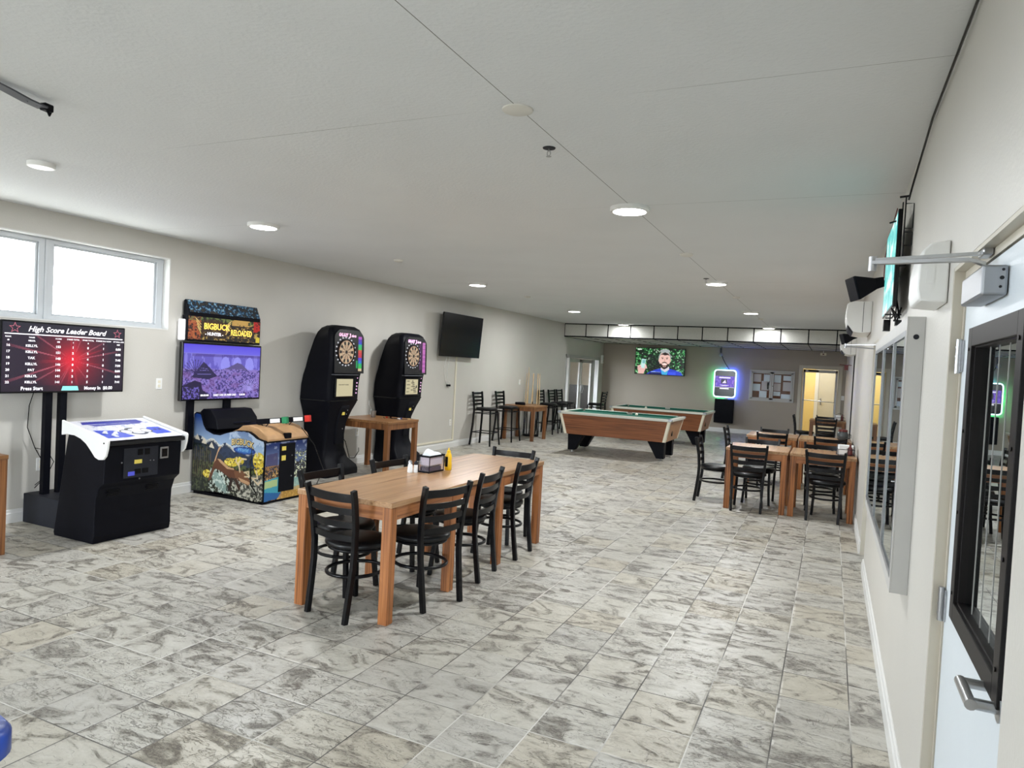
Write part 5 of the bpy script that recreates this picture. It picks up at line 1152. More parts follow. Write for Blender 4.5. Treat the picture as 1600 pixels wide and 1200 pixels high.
# ================================================================== POOL TABLES
def pool_table(label, x0, x1, y0, y1, ball=None, chalk=True):
    cx, cy = (x0 + x1) / 2, (y0 + y1) / 2; hl, hw = (x1 - x0) / 2, (y1 - y0) / 2
    t = thing('pool_table', label, 'pool table', (cx, cy, 0))
    tz, bz, inx, iny = 0.745, 0.36, 0.12, 0.10
    def fr(ax, ay, bx, by, z0_, z1_):
        return [[(-ax, -ay, z1_), (ax, -ay, z1_), (ax, ay, z1_), (-ax, ay, z1_)], [(-bx, -by, z0_), (bx, -by, z0_), (bx, by, z0_), (-bx, by, z0_)]][::-1]
    B().loft(fr(hl - 0.03, hw - 0.03, hl - inx, hw - iny, bz, tz)).build('cabinet_body', M['wood_pool'], t, bevel=0.004)
    # lighter end panels, cream corner trims
    for s in (-1, 1):
        b = B(); e = 0.004
        b.loft([[(s * (hl - inx + e), -(hw - iny - 0.07), bz + 0.01), (s * (hl - inx + e), hw - iny - 0.07, bz + 0.01), (s * (hl - 0.03 + e), hw - 0.03 - 0.08, tz - 0.005), (s * (hl - 0.03 + e), -(hw - 0.03 - 0.08), tz - 0.005)],
                [(s * (hl - inx - 0.01), -(hw - iny - 0.07), bz + 0.01), (s * (hl - inx - 0.01), hw - iny - 0.07, bz + 0.01), (s * (hl - 0.04), hw - 0.03 - 0.08, tz - 0.005), (s * (hl - 0.04), -(hw - 0.03 - 0.08), tz - 0.005)]])
        b.build('end_panel', M['wood_pool_y'], t)
        B().box(s * (hl - 0.078) - 0.008, s * (hl - 0.078) + 0.008, -0.22, -0.16, 0.46, 0.58, 0.004, mtx=None).build('ball_window', M['black_gloss'], t)
        for sy in (-1, 1):
            b = B()
            for (dx, dy, wx, wy) in ((0.0, 0.0, 0.035, 0.006), (0.0, 0.0, 0.006, 0.035)):
                xt, yt, xb_, yb_ = hl - 0.026, hw - 0.026, hl - inx + 0.004, hw - iny + 0.004
                sec = []
                for X_, Y_, Z_ in ((xb_, yb_, bz), (xt, yt, tz)):
                    a0, a1 = (X_ - wx * 1.6, X_), (Y_ - wy * 1.6, Y_)
                    sec.append([(s * a0[0], sy * a1[0], Z_), (s * a0[1], sy * a1[0], Z_), (s * a0[1], sy * a1[1], Z_), (s * a0[0], sy * a1[1], Z_)])
                b.loft(sec)
            b.build('corner_trim', M['cream'], t)
    # rail cap with pockets
    b = B()
    b.box(-hl, hl, -hw, -hw + 0.085, tz, tz + 0.05, 0.008).box(-hl, hl, hw - 0.085, hw, tz, tz + 0.05, 0.008).box(-hl, -hl + 0.085, -hw + 0.085, hw - 0.085, tz, tz + 0.05, 0.008).box(hl - 0.085, hl, -hw + 0.085, hw - 0.085, tz, tz + 0.05, 0.008)
    b.build('rail', M['rail'], t)
    b = B()
    for s in (-1, 1):
        for sy in (-1, 1): b.box(s * hl - 0.075 if s > 0 else s * hl - 0.006, s * hl + 0.006 if s > 0 else s * hl + 0.075, sy * hw - (0.075 if sy > 0 else 0.006), sy * hw + (0.006 if sy > 0 else 0.075), tz + 0.008, tz + 0.054, 0.012)
    b.build('corner_casting', M['alu'], t)
    b = B(); q = 0.085
    b.prism([(-hl + q, 0), (hl - q, 0), (hl - q - 0.05, 0.045), (-hl + q + 0.05, 0.045)][::-1], tz + 0.005, tz + 0.047, 'Z')
    b.bm.free(); b = B()
    for s in (-1, 1):
        yy = s * (hw - q)
        b.box(-hl + q + 0.07, -0.06, min(yy, yy - s * 0.045), max(yy, yy - s * 0.045), tz + 0.005, tz + 0.047).box(0.06, hl - q - 0.07, min(yy, yy - s * 0.045), max(yy, yy - s * 0.045), tz + 0.005, tz + 0.047)
        xx = s * (hl - q); b.box(min(xx, xx - s * 0.045), max(xx, xx - s * 0.045), -hw + q + 0.07, hw - q - 0.07, tz + 0.005, tz + 0.047)
    b.build('cushion', M['felt'], t, bevel=0.01)
    B().box(-hl + q, hl - q, -hw + q, hw - q, tz, tz + 0.012).build('playing_bed', M['felt'], t)
    b = B()
    for x_, y_ in ((-hl + 0.095, -hw + 0.095), (hl - 0.095, -hw + 0.095), (-hl + 0.095, hw - 0.095), (hl - 0.095, hw - 0.095), (0, -hw + 0.085), (0, hw - 0.085)): b.lathe([(0.001, 0.0), (0.052, 0.0)], (x_, y_, tz + 0.0515), 16, cap=False)
    b.build('pocket', M['black_gloss'], t)
    b = B()
    for k in range(1, 8):
        if k == 4: continue
        for s in (-1, 1): b.lathe([(0.001, 0.0005), (0.006, 0.0)], (-hl + k * hl / 4, s * (hw - 0.05), tz + 0.0502), 8, cap=False)
    b.build('sight_dot', M['black_gloss'], t)
    for s in (-1, 1):
        for sy in (-1, 1):
            b = B(); ox = s * (hl - 0.36); oy = sy * (hw - 0.30)
            b.loft([[(ox + s * a, oy + sy * c, z) for a, c in ((w0, -d0), (w1, -d0), (w1, d0), (w0, d0))] for z, w0, w1, d0 in ((0.04, 0.06, 0.20, 0.075), (bz, -0.12, 0.20, 0.10))])
            lg = b.build('leg', M['black'], t, bevel=0.006)
            B().lathe([(0.045, 0.0), (0.045, 0.01), (0.018, 0.014), (0.018, 0.045)], (ox + s * 0.13, oy, 0), 16).build('leveler', M['steel'], lg)
    return t


pool_table('pool table with brown laminate sides nearer the camera, cue ball on its green felt', -4.78, -2.575, 12.55, 13.85)
pool_table('pool table with green felt farther back, behind the first one', -4.70, -2.48, 15.72, 17.02)
for x, y, lb in ((-3.45, 13.42, 'white cue ball on the green felt of the nearer pool table'), (-3.95, 16.2, 'white ball on the green felt of the farther pool table')):
    o = B().lathe([(0.0286 * math.sin(PI * k / 12) + 1e-4, -0.0286 * math.cos(PI * k / 12)) for k in range(13)], (0, 0, 0), 20).build('pool_ball', M['ivory'], smooth=80)
    o.location = (x, y, 0.745 + 0.0125 + 0.0286); tag(o, lb, 'pool ball')

# ================================================================== LEFT WALL ITEMS
t = thing('wall_television', 'switched-off black flat television tilted down on the left wall', 'television', (0, 0, 0))
mt_ = Matrix.Translation((-6.38, 11.5, 2.125)) @ Matrix.Rotation(R(4), 4, 'Y')
o = B().box(-0.03, 0.0, -0.765, 0.765, -0.40, 0.40, 0.005).build('television_case', M['black_gloss'], t); o.matrix_local = mt_
o = B().box(0.0005, 0.002, -0.75, 0.75, -0.385, 0.388).build('screen', mat('dark_glossy_screen', srgb(9, 10, 15), 0.2, spec=0.25), t); o.matrix_local = mt_
B().box(XL, XL + 0.03, 11.3, 11.7, 2.0, 2.25).box(XL + 0.03, -6.43, 11.35, 11.4, 2.02, 2.2).box(XL + 0.03, -6.43, 11.6, 11.65, 2.02, 2.2).build('wall_mount', M['charcoal'], t)
b = B(); b.tube([(-6.45, 11.18, 1.75), (-6.5, 11.2, 1.55), (-6.51, 11.22, 1.42), (-6.52, 11.24, 1.28), (-6.52, 11.3, 1.2)], 0.004, 6).tube([(-6.46, 11.10, 1.75), (-6.51, 11.08, 1.5), (-6.51, 11.15, 1.3), (-6.52, 11.26, 1.2), (-6.52, 11.34, 1.14), (-6.52, 11.38, 1.22), (-6.52, 11.3, 1.26)], 0.004, 6)
b.build('hanging_cable', M['white'], t, smooth=60)
B().box(-6.535, -6.50, 11.24, 11.34, 1.17, 1.205).build('cable_box', M['black_gloss'], t)
t = thing('cable_raceway', 'white plastic cable channel from the wall television down and along the baseboard', 'cable raceway')
B().box(XL + 0.001, XL + 0.02, 11.56, 11.60, 0.16, 1.76).build('vertical_channel', M['cream'], t, bevel=0.004)
B().box(XL + 0.001, XL + 0.02, 9.85, 11.60, 0.125, 0.16).build('horizontal_channel', M['cream'], t, bevel=0.004)


def plate(x, y, z, label, name='wall_outlet', cat='outlet', axis='L', toggles=True, w_=0.075, h_=0.118, group=None):
    t = thing(name, label, cat, (x, y, z), {'L': 0, 'B': -PI / 2, 'R': PI}[axis], group)
    B().box(0.0, 0.007, -w_ / 2, w_ / 2, -h_ / 2, h_ / 2, 0.002).build('cover', M['white'], t)
    b = B()
    if toggles: b.box(0.007, 0.010, -0.014, 0.014, 0.008, 0.036).box(0.007, 0.010, -0.014, 0.014, -0.036, -0.008)
    else: b.box(0.007, 0.013, -0.008, 0.008, -0.018, 0.018)
    b.build('socket' if toggles else 'toggle', M['cream'], t)
    return t


plate(XL, 5.15, 1.235, 'white wall outlet between the leader board screen and the hunting game')
plate(XL, 3.95, 0.50, 'white wall outlet low behind the leader board stand')
plate(XL, 8.62, 0.48, 'white wall outlet low under the small brown table by the dart machines')
plate(XL, 11.47, 0.478, 'white wall outlet low beside the cable channel below the wall television')
plate(XL, 14.61, 1.245, 'small white switch on the left wall beside the cues', 'wall_switch', 'switch', toggles=False)
plate(0.275, YB, 1.20, 'double white switch on the back wall right of the lit glass door', 'wall_switch', 'switch', 'B', False, 0.12, 0.12)
t = thing('emergency_light', 'small white box light high at the far left corner beside the glass entrance', 'emergency light', (XL, 20.74, 1.95))
B().box(0, 0.06, -0.06, 0.06, -0.13, 0.13, 0.015).build('light_body', M['white'], t)
B().box(0.06, 0.064, -0.035, 0.035, -0.09, 0.07).build('lens', M['led_off'], t)

# cue rack with cues behind the brown table
t = thing('cue_rack', 'dark floor stand holding a cluster of pool cues beside the left wall', 'cue rack', (-6.32, 14.88, 0))
B().lathe([(0.19, 0.0), (0.19, 0.03), (0.02, 0.035)], n=24).build('rack_base', M['black'], t)
B().lathe([(0.018, 0.03), (0.018, 0.80)], n=12).build('rack_pole', M['black'], t)
B().lathe([(0.02, 0.0), (0.15, 0.0), (0.15, 0.025), (0.02, 0.025)], (0, 0, 0.72), 24).build('rack_ring', M['wood_dark_top'], t)
for k in range(8):
    a = 2 * PI * k / 8 + 0.2; r_ = 0.15
    base = Vector((-6.32 + (r_ + 0.03) * math.cos(a), 14.88 + (r_ + 0.03) * math.sin(a), 0.034)); tip = Vector((-6.32 + (r_ + 0.0) * math.cos(a + 0.25), 14.88 + r_ * math.sin(a + 0.25), 1.46 if k != 3 else 1.60))
    t = thing('pool_cue', ('tallest pool cue in the stand by the left wall' if k == 3 else 'pool cue standing upright in the floor stand by the left wall, not the tallest'), 'pool cue', base, 0, 'pool cues standing in the rack')
    v = tip - base
    B().tube([(0, 0, 0), v * 0.42], [0.0145, 0.012], 8).build('cue_butt', M['black_gloss'], t)
    B().tube([v * 0.42, v], [0.012, 0.0065], 8).build('cue_shaft', M['maple'], t)
t = thing('ball_rack', 'dark curved ball rack lying on the brown table by the cue rack', 'ball rack', (-6.22, 14.02, 0.76))
pts = [(0.15 * math.cos(a), 0.15 * math.sin(a), 0.03) for a in (PI / 2, PI / 2 + 2 * PI / 3, PI / 2 + 4 * PI / 3)]
path = []
for i in range(3):
    p_, q_ = Vector(pts[i]), Vector(pts[(i + 1) % 3])
    for f_ in (0.12, 0.5, 0.88): path.append(p_.lerp(q_, f_))
B().tube(path, 0.028, 8, closed=True, rx=0.012).build('triangle_frame', M['black'], t, smooth=50)

# ================================================================== ON THE TABLES
t = thing('napkin_basket', 'clear basket stuffed with white napkins and a dark rim on the long table', 'napkin holder', (-2.842, 4.715, 0.76), R(-3))
NB = t
fl = [(-0.075, -0.10), (0.075, -0.10), (0.075, 0.10), (-0.075, 0.10)]
b = B(); b.box(-0.078, 0.078, -0.103, 0.103, 0.0, 0.012)
for x_, y_ in fl: b.box(x_ - 0.003, x_ + 0.003, y_ - 0.003, y_ + 0.003, 0.01, 0.15)
b.box(-0.082, 0.082, -0.107, -0.099, 0.14, 0.156).box(-0.082, 0.082, 0.099, 0.107, 0.14, 0.156).box(-0.082, -0.074, -0.107, 0.107, 0.14, 0.156).box(0.074, 0.082, -0.107, 0.107, 0.14, 0.156)
b.build('basket_frame', M['black'], t)
b = B(); b.box(-0.077, -0.075, -0.1, 0.1, 0.01, 0.145).box(0.075, 0.077, -0.1, 0.1, 0.01, 0.145).box(-0.075, 0.075, -0.102, -0.1, 0.01, 0.145).box(-0.075, 0.075, 0.1, 0.102, 0.01, 0.145); b.build('clear_side', M['cup_glass'], t)
b = B(); b.box(-0.068, 0.068, -0.093, 0.093, 0.058, 0.15, 0.01); b.build('napkin_stack', mat('lilac_white_napkins', srgb(208, 200, 208), 0.8), t)
b = B()
for k in range(6): b.box(-0.062 + 0.02 * k, -0.048 + 0.02 * k, -0.088, 0.088, 0.012, 0.052 - 0.004 * (k % 2))
b.build('sauce_packets', mat('dark_purple_packets', srgb(66, 58, 84), 0.4), t)
b = B()
secs = []
for k in range(9):
    u = k / 8; yy = -0.075 + 0.15 * u; hh = 0.055 * math.sin(PI * min(1, u * 1.25 + 0.12)) ** 0.6 if u < 0.7 else 0.02
    secs.append([(-0.06, yy, 0.15), (-0.03, yy, 0.152 + hh), (0.015, yy, 0.155 + hh * 0.8), (0.06, yy, 0.158), (0.062, yy, 0.152), (-0.06, yy, 0.145)])
b.loft(secs); b.build('crumpled_napkin', M['paper'], t, smooth=30)
for o in kids(NB): o.matrix_local = Matrix.Diagonal((0.68, 1.0, 0.87, 1))
t = thing('salt_shaker', 'small clear salt shaker with metal cap beside the napkin basket', 'salt shaker', (-2.935, 4.555, 0.76))
B().lathe([(0.019, 0.0), (0.021, 0.006), (0.019, 0.03), (0.017, 0.062), (0.014, 0.068)], n=16).build('shaker_body', M['paper'], t, smooth=50)
B().lathe([(0.0165, 0.068), (0.0165, 0.083), (0.01, 0.094), (0.001, 0.096)], n=16).build('shaker_cap', M['steel'], t, smooth=50)
t = thing('pepper_shaker', 'small white shaker squeezed between the salt shaker and the napkin basket', 'pepper shaker', (-2.905, 4.59, 0.76))
B().lathe([(0.017, 0.0), (0.018, 0.006), (0.015, 0.06)], n=16).build('shaker_body', M['paper'], t, smooth=50)
B().lathe([(0.0155, 0.06), (0.0155, 0.078), (0.008, 0.088), (0.001, 0.09)], n=16).build('shaker_cap', M['charcoal'], t, smooth=50)
t = thing('mustard_bottle', 'yellow squeeze mustard bottle behind the napkin basket', 'mustard bottle', (-2.778, 4.872, 0.76))
B().lathe([(0.026, 0.0), (0.029, 0.006), (0.029, 0.05), (0.026, 0.075), (0.028, 0.10), (0.024, 0.125), (0.015, 0.142)], n=20).build('bottle_body', M['mustard'], t, smooth=50)
B().lathe([(0.016, 0.142), (0.016, 0.156), (0.006, 0.162), (0.004, 0.18), (0.001, 0.181)], n=16).build('nozzle_cap', M['mustard'], t, smooth=50)
B().box(-0.0303, -0.0298, -0.012, 0.012, 0.03, 0.11).box(-0.012, 0.012, -0.0303, -0.0298, 0.03, 0.11).build('bottle_label', M['bronze'], t)
# cup and darts on the small brown table
t = thing('plastic_cup', 'clear plastic cup with dark dregs on the small table between the dart machines', 'cup', (-6.07, 8.36, 0.76))
B().lathe([(0.032, 0.0), (0.046, 0.10)], n=20, cap=False).lathe([(0.001, 0.001), (0.032, 0.001)], n=20, cap=False).build('cup_wall', glass_thin('frosted_cup', (0.8, 0.84, 0.86), 0.3, 0.3), t, smooth=50)
B().lathe([(0.030, 0.003), (0.035, 0.03), (0.001, 0.031)], n=20).build('liquid', M['coffee'], t)
rng2 = random.Random(5); DG = 'loose darts on the small brown table'
dc = [M['maple'], M['red'], M['black_gloss'], M['white'], M['blue_vinyl'], M['maple']]
for k in range(6):
    x_, y_, a_ = -5.90 + 0.06 * k + 0.02 * rng2.random(), 8.36 + 0.05 * (k % 3) + 0.02 * rng2.random(), rng2.random() * PI
    nm = ['pale wood', 'red', 'black', 'white', 'blue', 'tan'][k]
    t = thing('dart', '%s flighted dart lying %s on the small brown table' % (nm, ['nearest the cup', 'second from the cup', 'in the middle of the pile', 'across the pile', 'second from the far edge', 'nearest the far edge'][k]), 'dart', (x_, y_, 0.767), a_, DG)
    B().tube([(-0.07, 0, 0), (-0.03, 0, 0), (0.03, 0, 0), (0.075, 0, 0)], [0.001, 0.004, 0.004, 0.002], 6).build('barrel', M['charcoal'], t)
    B().box(0.045, 0.085, -0.014, 0.014, -0.0006, 0.0006).box(0.045, 0.085, -0.0006, 0.0006, -0.0065, 0.014).build('flight', dc[k], t)


def caddy(label, loc, rz=0.0):
    t = thing('condiment_caddy', label, 'condiment caddy', loc, rz)
    b = B(); r_ = 0.0035
    for z in (0.012, 0.075): b.tube([(-0.09, -0.06, z), (0.09, -0.06, z), (0.09, 0.06, z), (-0.09, 0.06, z)], r_, 6, closed=True)
    for x_, y_ in ((-0.09, -0.06), (0.09, -0.06), (0.09, 0.06), (-0.09, 0.06)): b.tube([(x_, y_, 0.0), (x_, y_, 0.078)], r_, 6)
    b.tube([(-0.09, 0, 0.012), (-0.09, 0, 0.13), (0, 0, 0.17), (0.09, 0, 0.13), (0.09, 0, 0.012)], 0.004, 6)
    b.build('wire_rack', M['charcoal'], t, smooth=50)
    B().box(-0.085, 0.0, -0.055, 0.055, 0.004, 0.125, 0.004).build('napkin_pack', M['paper'], t)
    B().lathe([(0.026, 0.004), (0.028, 0.03), (0.026, 0.09), (0.012, 0.11), (0.012, 0.14), (0.001, 0.142)], (0.045, -0.024, 0), 14).build('sauce_bottle', M['dark_red'], t, smooth=50)
    B().lathe([(0.018, 0.004), (0.018, 0.06), (0.014, 0.075), (0.001, 0.08)], (0.048, 0.032, 0), 14).build('glass_shaker', M['steel'], t, smooth=50)
    return t


cd = caddy('wire condiment caddy with napkins on the nearest square table by the right wall', (0.20, 9.22, 0.76), R(10))
dup(cd, (0.21, 17.3, 0.76), R(20), 'wire condiment caddy on the farthest brown table by the back door')
t = thing('napkin_tray', 'slim steel napkin tray with a white folded napkin beside the nearest wire caddy', 'napkin holder', (0.22, 9.48, 0.76))
B().box(-0.09, 0.09, -0.06, 0.06, 0.0, 0.02, 0.004).box(-0.09, -0.085, -0.06, 0.06, 0.02, 0.09).box(0.085, 0.09, -0.06, 0.06, 0.02, 0.09).build('tray_body', M['alu'], t)
B().box(-0.08, 0.08, -0.055, 0.055, 0.02, 0.105, 0.006).build('napkins', M['paper'], t)
t = thing('glass_jar', 'round glass jar with a dark red lid on the second row table by the wall', 'jar', (0.20, 11.60, 0.76))
B().lathe([(0.06, 0.0), (0.078, 0.02), (0.08, 0.09), (0.06, 0.13)], n=24).build('jar_body', mat('smoky_glass', srgb(70, 76, 78), 0.1), t, smooth=50)
B().lathe([(0.064, 0.13), (0.064, 0.158), (0.03, 0.168), (0.001, 0.17)], n=24).build('jar_lid', M['dark_red'], t, smooth=50)
B().tube([(0.078, 0, 0.10), (0.11, 0, 0.09), (0.11, 0, 0.04), (0.078, 0, 0.03)], 0.006, 6).build('handle', M['black_gloss'], t, smooth=50)

# ================================================================== BACK WALL
t = thing('back_wall_television', 'lit television on the back wall showing a bearded man in blue holding a phone', 'television', (-4.74, YB - 0.1, 1.965))
B().box(-0.755, 0.755, 0.0, 0.04, -0.405, 0.405, 0.006).box(-0.25, 0.25, 0.04, 0.1, -0.2, 0.2).build('television_case', M['black_gloss'], t)
p = Pic(160, 92, (6, 20, 10)); u, v = p.x, p.y; nf = p.noise(36, 22, 61, 3); nz = p.noise(9, 6, 62)
p.put((nz > 0.42) & (nf > 0.48), (20, 90, 40)); p.put((nz > 0.44) & (nf > 0.58), (60, 160, 80)); p.put((nf > 0.7), (190, 220, 190), 0.8); p.put((u > 0.28) & (u < 0.48) & (v < 0.75), (8, 10, 16), 0.85)
bl = (30, 60, 200)
p.poly([(0.24, 0.0), (0.30, 0.08), (0.42, 0.18), (0.52, 0.24), (0.70, 0.24), (0.84, 0.18), (0.94, 0.12), (0.98, 0.0)], bl); p.poly([(0.30, 0.06), (0.52, 0.10), (0.56, 0.0), (0.28, 0.0)], (16, 26, 90)); p.line(0.34, 0.1, 0.52, 0.09, 0.008, (170, 200, 250)); p.put((u > 0.68) & (u < 0.84) & (v < 0.12), (50, 80, 230))
p.poly([(0.53, 0.22), (0.69, 0.24), (0.66, 0.0), (0.56, 0.0)], (60, 170, 220)); p.poly([(0.53, 0.32), (0.70, 0.32), (0.70, 0.20), (0.62, 0.10), (0.53, 0.20)], (214, 206, 214))
p.ell(0.60, 0.62, 0.128, 0.30, (150, 160, 158)); p.ell(0.60, 0.58, 0.112, 0.30, (232, 190, 178)); p.ell(0.49, 0.55, 0.018, 0.05, (220, 180, 170)); p.ell(0.71, 0.55, 0.018, 0.05, (214, 170, 160))
p.poly([(0.50, 0.74), (0.54, 0.80), (0.60, 0.84), (0.67, 0.80), (0.70, 0.73), (0.66, 0.76), (0.60, 0.74), (0.55, 0.77)], (40, 26, 24)); p.ell(0.60, 0.90, 0.10, 0.08, (160, 168, 168)); p.poly([(0.53, 0.80), (0.60, 0.86), (0.67, 0.81), (0.64, 0.77), (0.60, 0.75), (0.56, 0.77)], (36, 24, 24))
p.poly([(0.51, 0.42), (0.53, 0.28), (0.60, 0.20), (0.67, 0.28), (0.69, 0.42), (0.66, 0.42), (0.64, 0.36), (0.56, 0.36), (0.54, 0.42)], (44, 26, 22)); p.poly([(0.545, 0.46), (0.60, 0.50), (0.655, 0.46), (0.65, 0.43), (0.60, 0.46), (0.55, 0.43)], (50, 30, 26)); p.ell(0.60, 0.405, 0.035, 0.028, (240, 226, 220)); p.ell(0.60, 0.32, 0.03, 0.03, (214, 170, 160)); p.ell(0.60, 0.325, 0.012, 0.02, (50, 30, 26))
p.ell(0.555, 0.62, 0.02, 0.018, (60, 40, 40)); p.ell(0.645, 0.62, 0.02, 0.018, (60, 40, 40)); p.line(0.53, 0.66, 0.575, 0.67, 0.007, (80, 54, 48)); p.line(0.625, 0.67, 0.67, 0.66, 0.007, (80, 54, 48)); p.line(0.60, 0.6, 0.60, 0.52, 0.008, (206, 150, 140))
p.poly([(0.05, 0.24), (0.09, 0.34), (0.20, 0.36), (0.23, 0.28), (0.18, 0.0), (0.07, 0.0)], (226, 180, 172)); p.poly([(0.13, 0.58), (0.22, 0.56), (0.19, 0.20), (0.11, 0.24)], (190, 226, 224)); p.poly([(0.145, 0.54), (0.205, 0.53), (0.20, 0.40), (0.14, 0.41)], (120, 180, 180))
for k in range(4): p.line(0.06, 0.30 - k * 0.035, 0.12, 0.29 - k * 0.035, 0.012, (232, 190, 182)); p.line(0.065, 0.283 - k * 0.035, 0.115, 0.275 - k * 0.035, 0.004, (150, 100, 96))
p.line(0.21, 0.36, 0.235, 0.22, 0.014, (232, 190, 182)); p.poly([(0.03, 0.92), (0.12, 0.92), (0.12, 0.97), (0.03, 0.97)], (230, 240, 230))
p.panel('screen', M['screen'], t, quad_fn((-0.74, -0.002, -0.39), (1.48, 0, 0), (0, 0, 0.785)))

t = thing('jukebox', 'slim wall jukebox with purple screen and glowing green and blue edge light', 'jukebox', (-2.805, YB - 0.003, 1.415))
def rrect(hw, hh, r, y, n=6):
    out = []
    for cx, cz, a0 in ((hw - r, hh - r, 0), (-hw + r, hh - r, PI / 2), (-hw + r, -hh + r, PI), (hw - r, -hh + r, 1.5 * PI)):
        for k in range(n + 1): a = a0 + PI / 2 * k / n; out.append((cx + r * math.cos(a), y, cz + r * math.sin(a)))
    return out
B().loft([rrect(0.27, 0.36, 0.06, 0.0), rrect(0.27, 0.36, 0.06, -0.10)]).build('jukebox_body', M['black'], t)
B().loft([rrect(0.285, 0.375, 0.07, -0.10), rrect(0.285, 0.375, 0.07, -0.15)]).build('front_glass', M['black_gloss'], t, bevel=0.004)
B().tube(rrect(0.298, 0.388, 0.075, -0.137, 6), 0.0135, 8, closed=True).build('light_tube', M['lit_white'], t, smooth=60)
p = Pic(70, 50, (90, 50, 190)); u, v = p.x, p.y; nf = p.noise(20, 4, 71, 3); p.put(nf > 0.5, (60, 30, 140), 0.8); p.put(nf > 0.62, (150, 110, 230), 0.7)
p.poly([(0.3, 0.3), (0.62, 0.3), (0.62, 0.72), (0.3, 0.72)], (20, 16, 40)); p.poly([(0.36, 0.36), (0.52, 0.66), (0.58, 0.36)], (230, 220, 250)); p.poly([(0.2, 0.8), (0.78, 0.8), (0.78, 0.92), (0.2, 0.92)], (232, 224, 250)); p.poly([(0.2, 0.18), (0.75, 0.18), (0.6, 0.1), (0.4, 0.1)], (226, 220, 250))
p.panel('screen', M['screen'], t, quad_fn((-0.265, -0.1515, -0.10), (0.53, 0, 0), (0, 0, 0.315)))
B().box(-0.265, 0.265, -0.153, -0.1505, -0.112, -0.104).box(-0.13, 0.12, -0.153, -0.1505, -0.16, -0.125).build('control_bar', M['white_text'], t)
for mm, pts, nm in ((M['neon_green'], [(-0.20, -0.035, 0.345), (-0.24, -0.035, 0.345), (-0.288, -0.035, 0.30), (-0.288, -0.035, -0.30), (-0.24, -0.035, -0.378), (-0.02, -0.035, -0.378)], 'green_edge_light'),
                    (M['neon_blue'], [(0.02, -0.035, 0.378), (0.24, -0.035, 0.378), (0.288, -0.035, 0.30), (0.288, -0.035, -0.30), (0.24, -0.035, -0.378), (0.12, -0.035, -0.378)], 'blue_edge_light'),
                    (M['neon_cyan'], [(-0.18, -0.035, 0.378), (0.0, -0.035, 0.378)], 'cyan_edge_light')):
    B().tube(pts, 0.008, 6).build(nm, mm, t)
t = thing('subwoofer', 'plain black speaker cabinet on the back wall directly under the glowing jukebox', 'speaker', (-2.79, YB - 0.003, 0.63))
B().box(-0.265, 0.265, -0.17, 0.0, -0.355, 0.335, 0.008).build('speaker_cabinet', M['black'], t)
B().box(-0.25, 0.25, -0.178, -0.17, -0.34, 0.32, 0.004).build('speaker_grille', M['black'], t)
t = thing('camera_mount', 'small dark camera on a stub under the soffit, its cord running to the jukebox', 'security camera', (-2.97, YB - 0.12, ZS))
B().tube([(0, 0, -0.02), (0, 0, -0.16)], 0.03, 10).build('stub', M['grey'], t)
B().lathe([(0.055 * math.sin(PI * k / 8) + 1e-4, -0.22 - 0.055 * math.cos(PI * k / 8)) for k in range(9)], n=14).build('camera_ball', M['steel'], t, smooth=60)
B().tube([(0.02, 0.02, -0.2), (0.07, 0.06, -0.34), (0.16, 0.08, -0.5), (0.26, 0.08, -0.64)], 0.009, 6).build('cord', M['black_gloss'], t, smooth=60)

t = thing('notice_board', 'enclosed silver notice board with two glass doors and pinned papers on the back wall', 'notice board', (-1.54, YB, 1.42))
b = B(); W2, H2 = 0.60, 0.44
b.box(-W2, W2, -0.05, 0, H2 - 0.05, H2).box(-W2, W2, -0.05, 0, -H2, -H2 + 0.05).box(-W2, -W2 + 0.05, -0.05, 0, -H2 + 0.05, H2 - 0.05).box(W2 - 0.05, W2, -0.05, 0, -H2 + 0.05, H2 - 0.05); b.build('board_frame', M['alu_paint'], t, bevel=0.004)
B().box(-W2 + 0.05, W2 - 0.05, -0.012, 0, -H2 + 0.05, H2 - 0.05).build('cork_panel', M['cork'], t)
for s in (-1, 1):
    a, c = (-W2 + 0.052, -0.004) if s < 0 else (0.004, W2 - 0.052)
    q = B(); q.box(a, a + 0.045, -0.062, -0.045, -H2 + 0.052, H2 - 0.052).box(c - 0.045, c, -0.062, -0.045, -H2 + 0.052, H2 - 0.052).box(a, c, -0.062, -0.045, H2 - 0.095, H2 - 0.052).box(a, c, -0.062, -0.045, -H2 + 0.052, -H2 + 0.095)
    dr = q.build('glass_door', M['alu_paint'], t)
    B().box(a + 0.045, c - 0.045, -0.056, -0.053, -H2 + 0.095, H2 - 0.095).build('pane', M['pane'], dr)
B().lathe([(0.012, -0.07), (0.012, -0.062)], (0.03, 0, -0.0), 12, 'Y').build('lock', M['black_gloss'], t)
sheets = [(-0.49, 0.10, 0.2, 0.22), (-0.22, 0.12, 0.16, 0.2), (-0.50, -0.16, 0.2, 0.2), (-0.27, -0.13, 0.2, 0.26), (-0.32, -0.34, 0.2, 0.19), (0.06, 0.10, 0.18, 0.22), (0.06, -0.13, 0.18, 0.21), (0.06, -0.27, 0.18, 0.12), (0.30, 0.17, 0.22, 0.14), (0.30, -0.12, 0.22, 0.25), (0.26, -0.34, 0.26, 0.13), (-0.12, -0.10, 0.06, 0.2)]
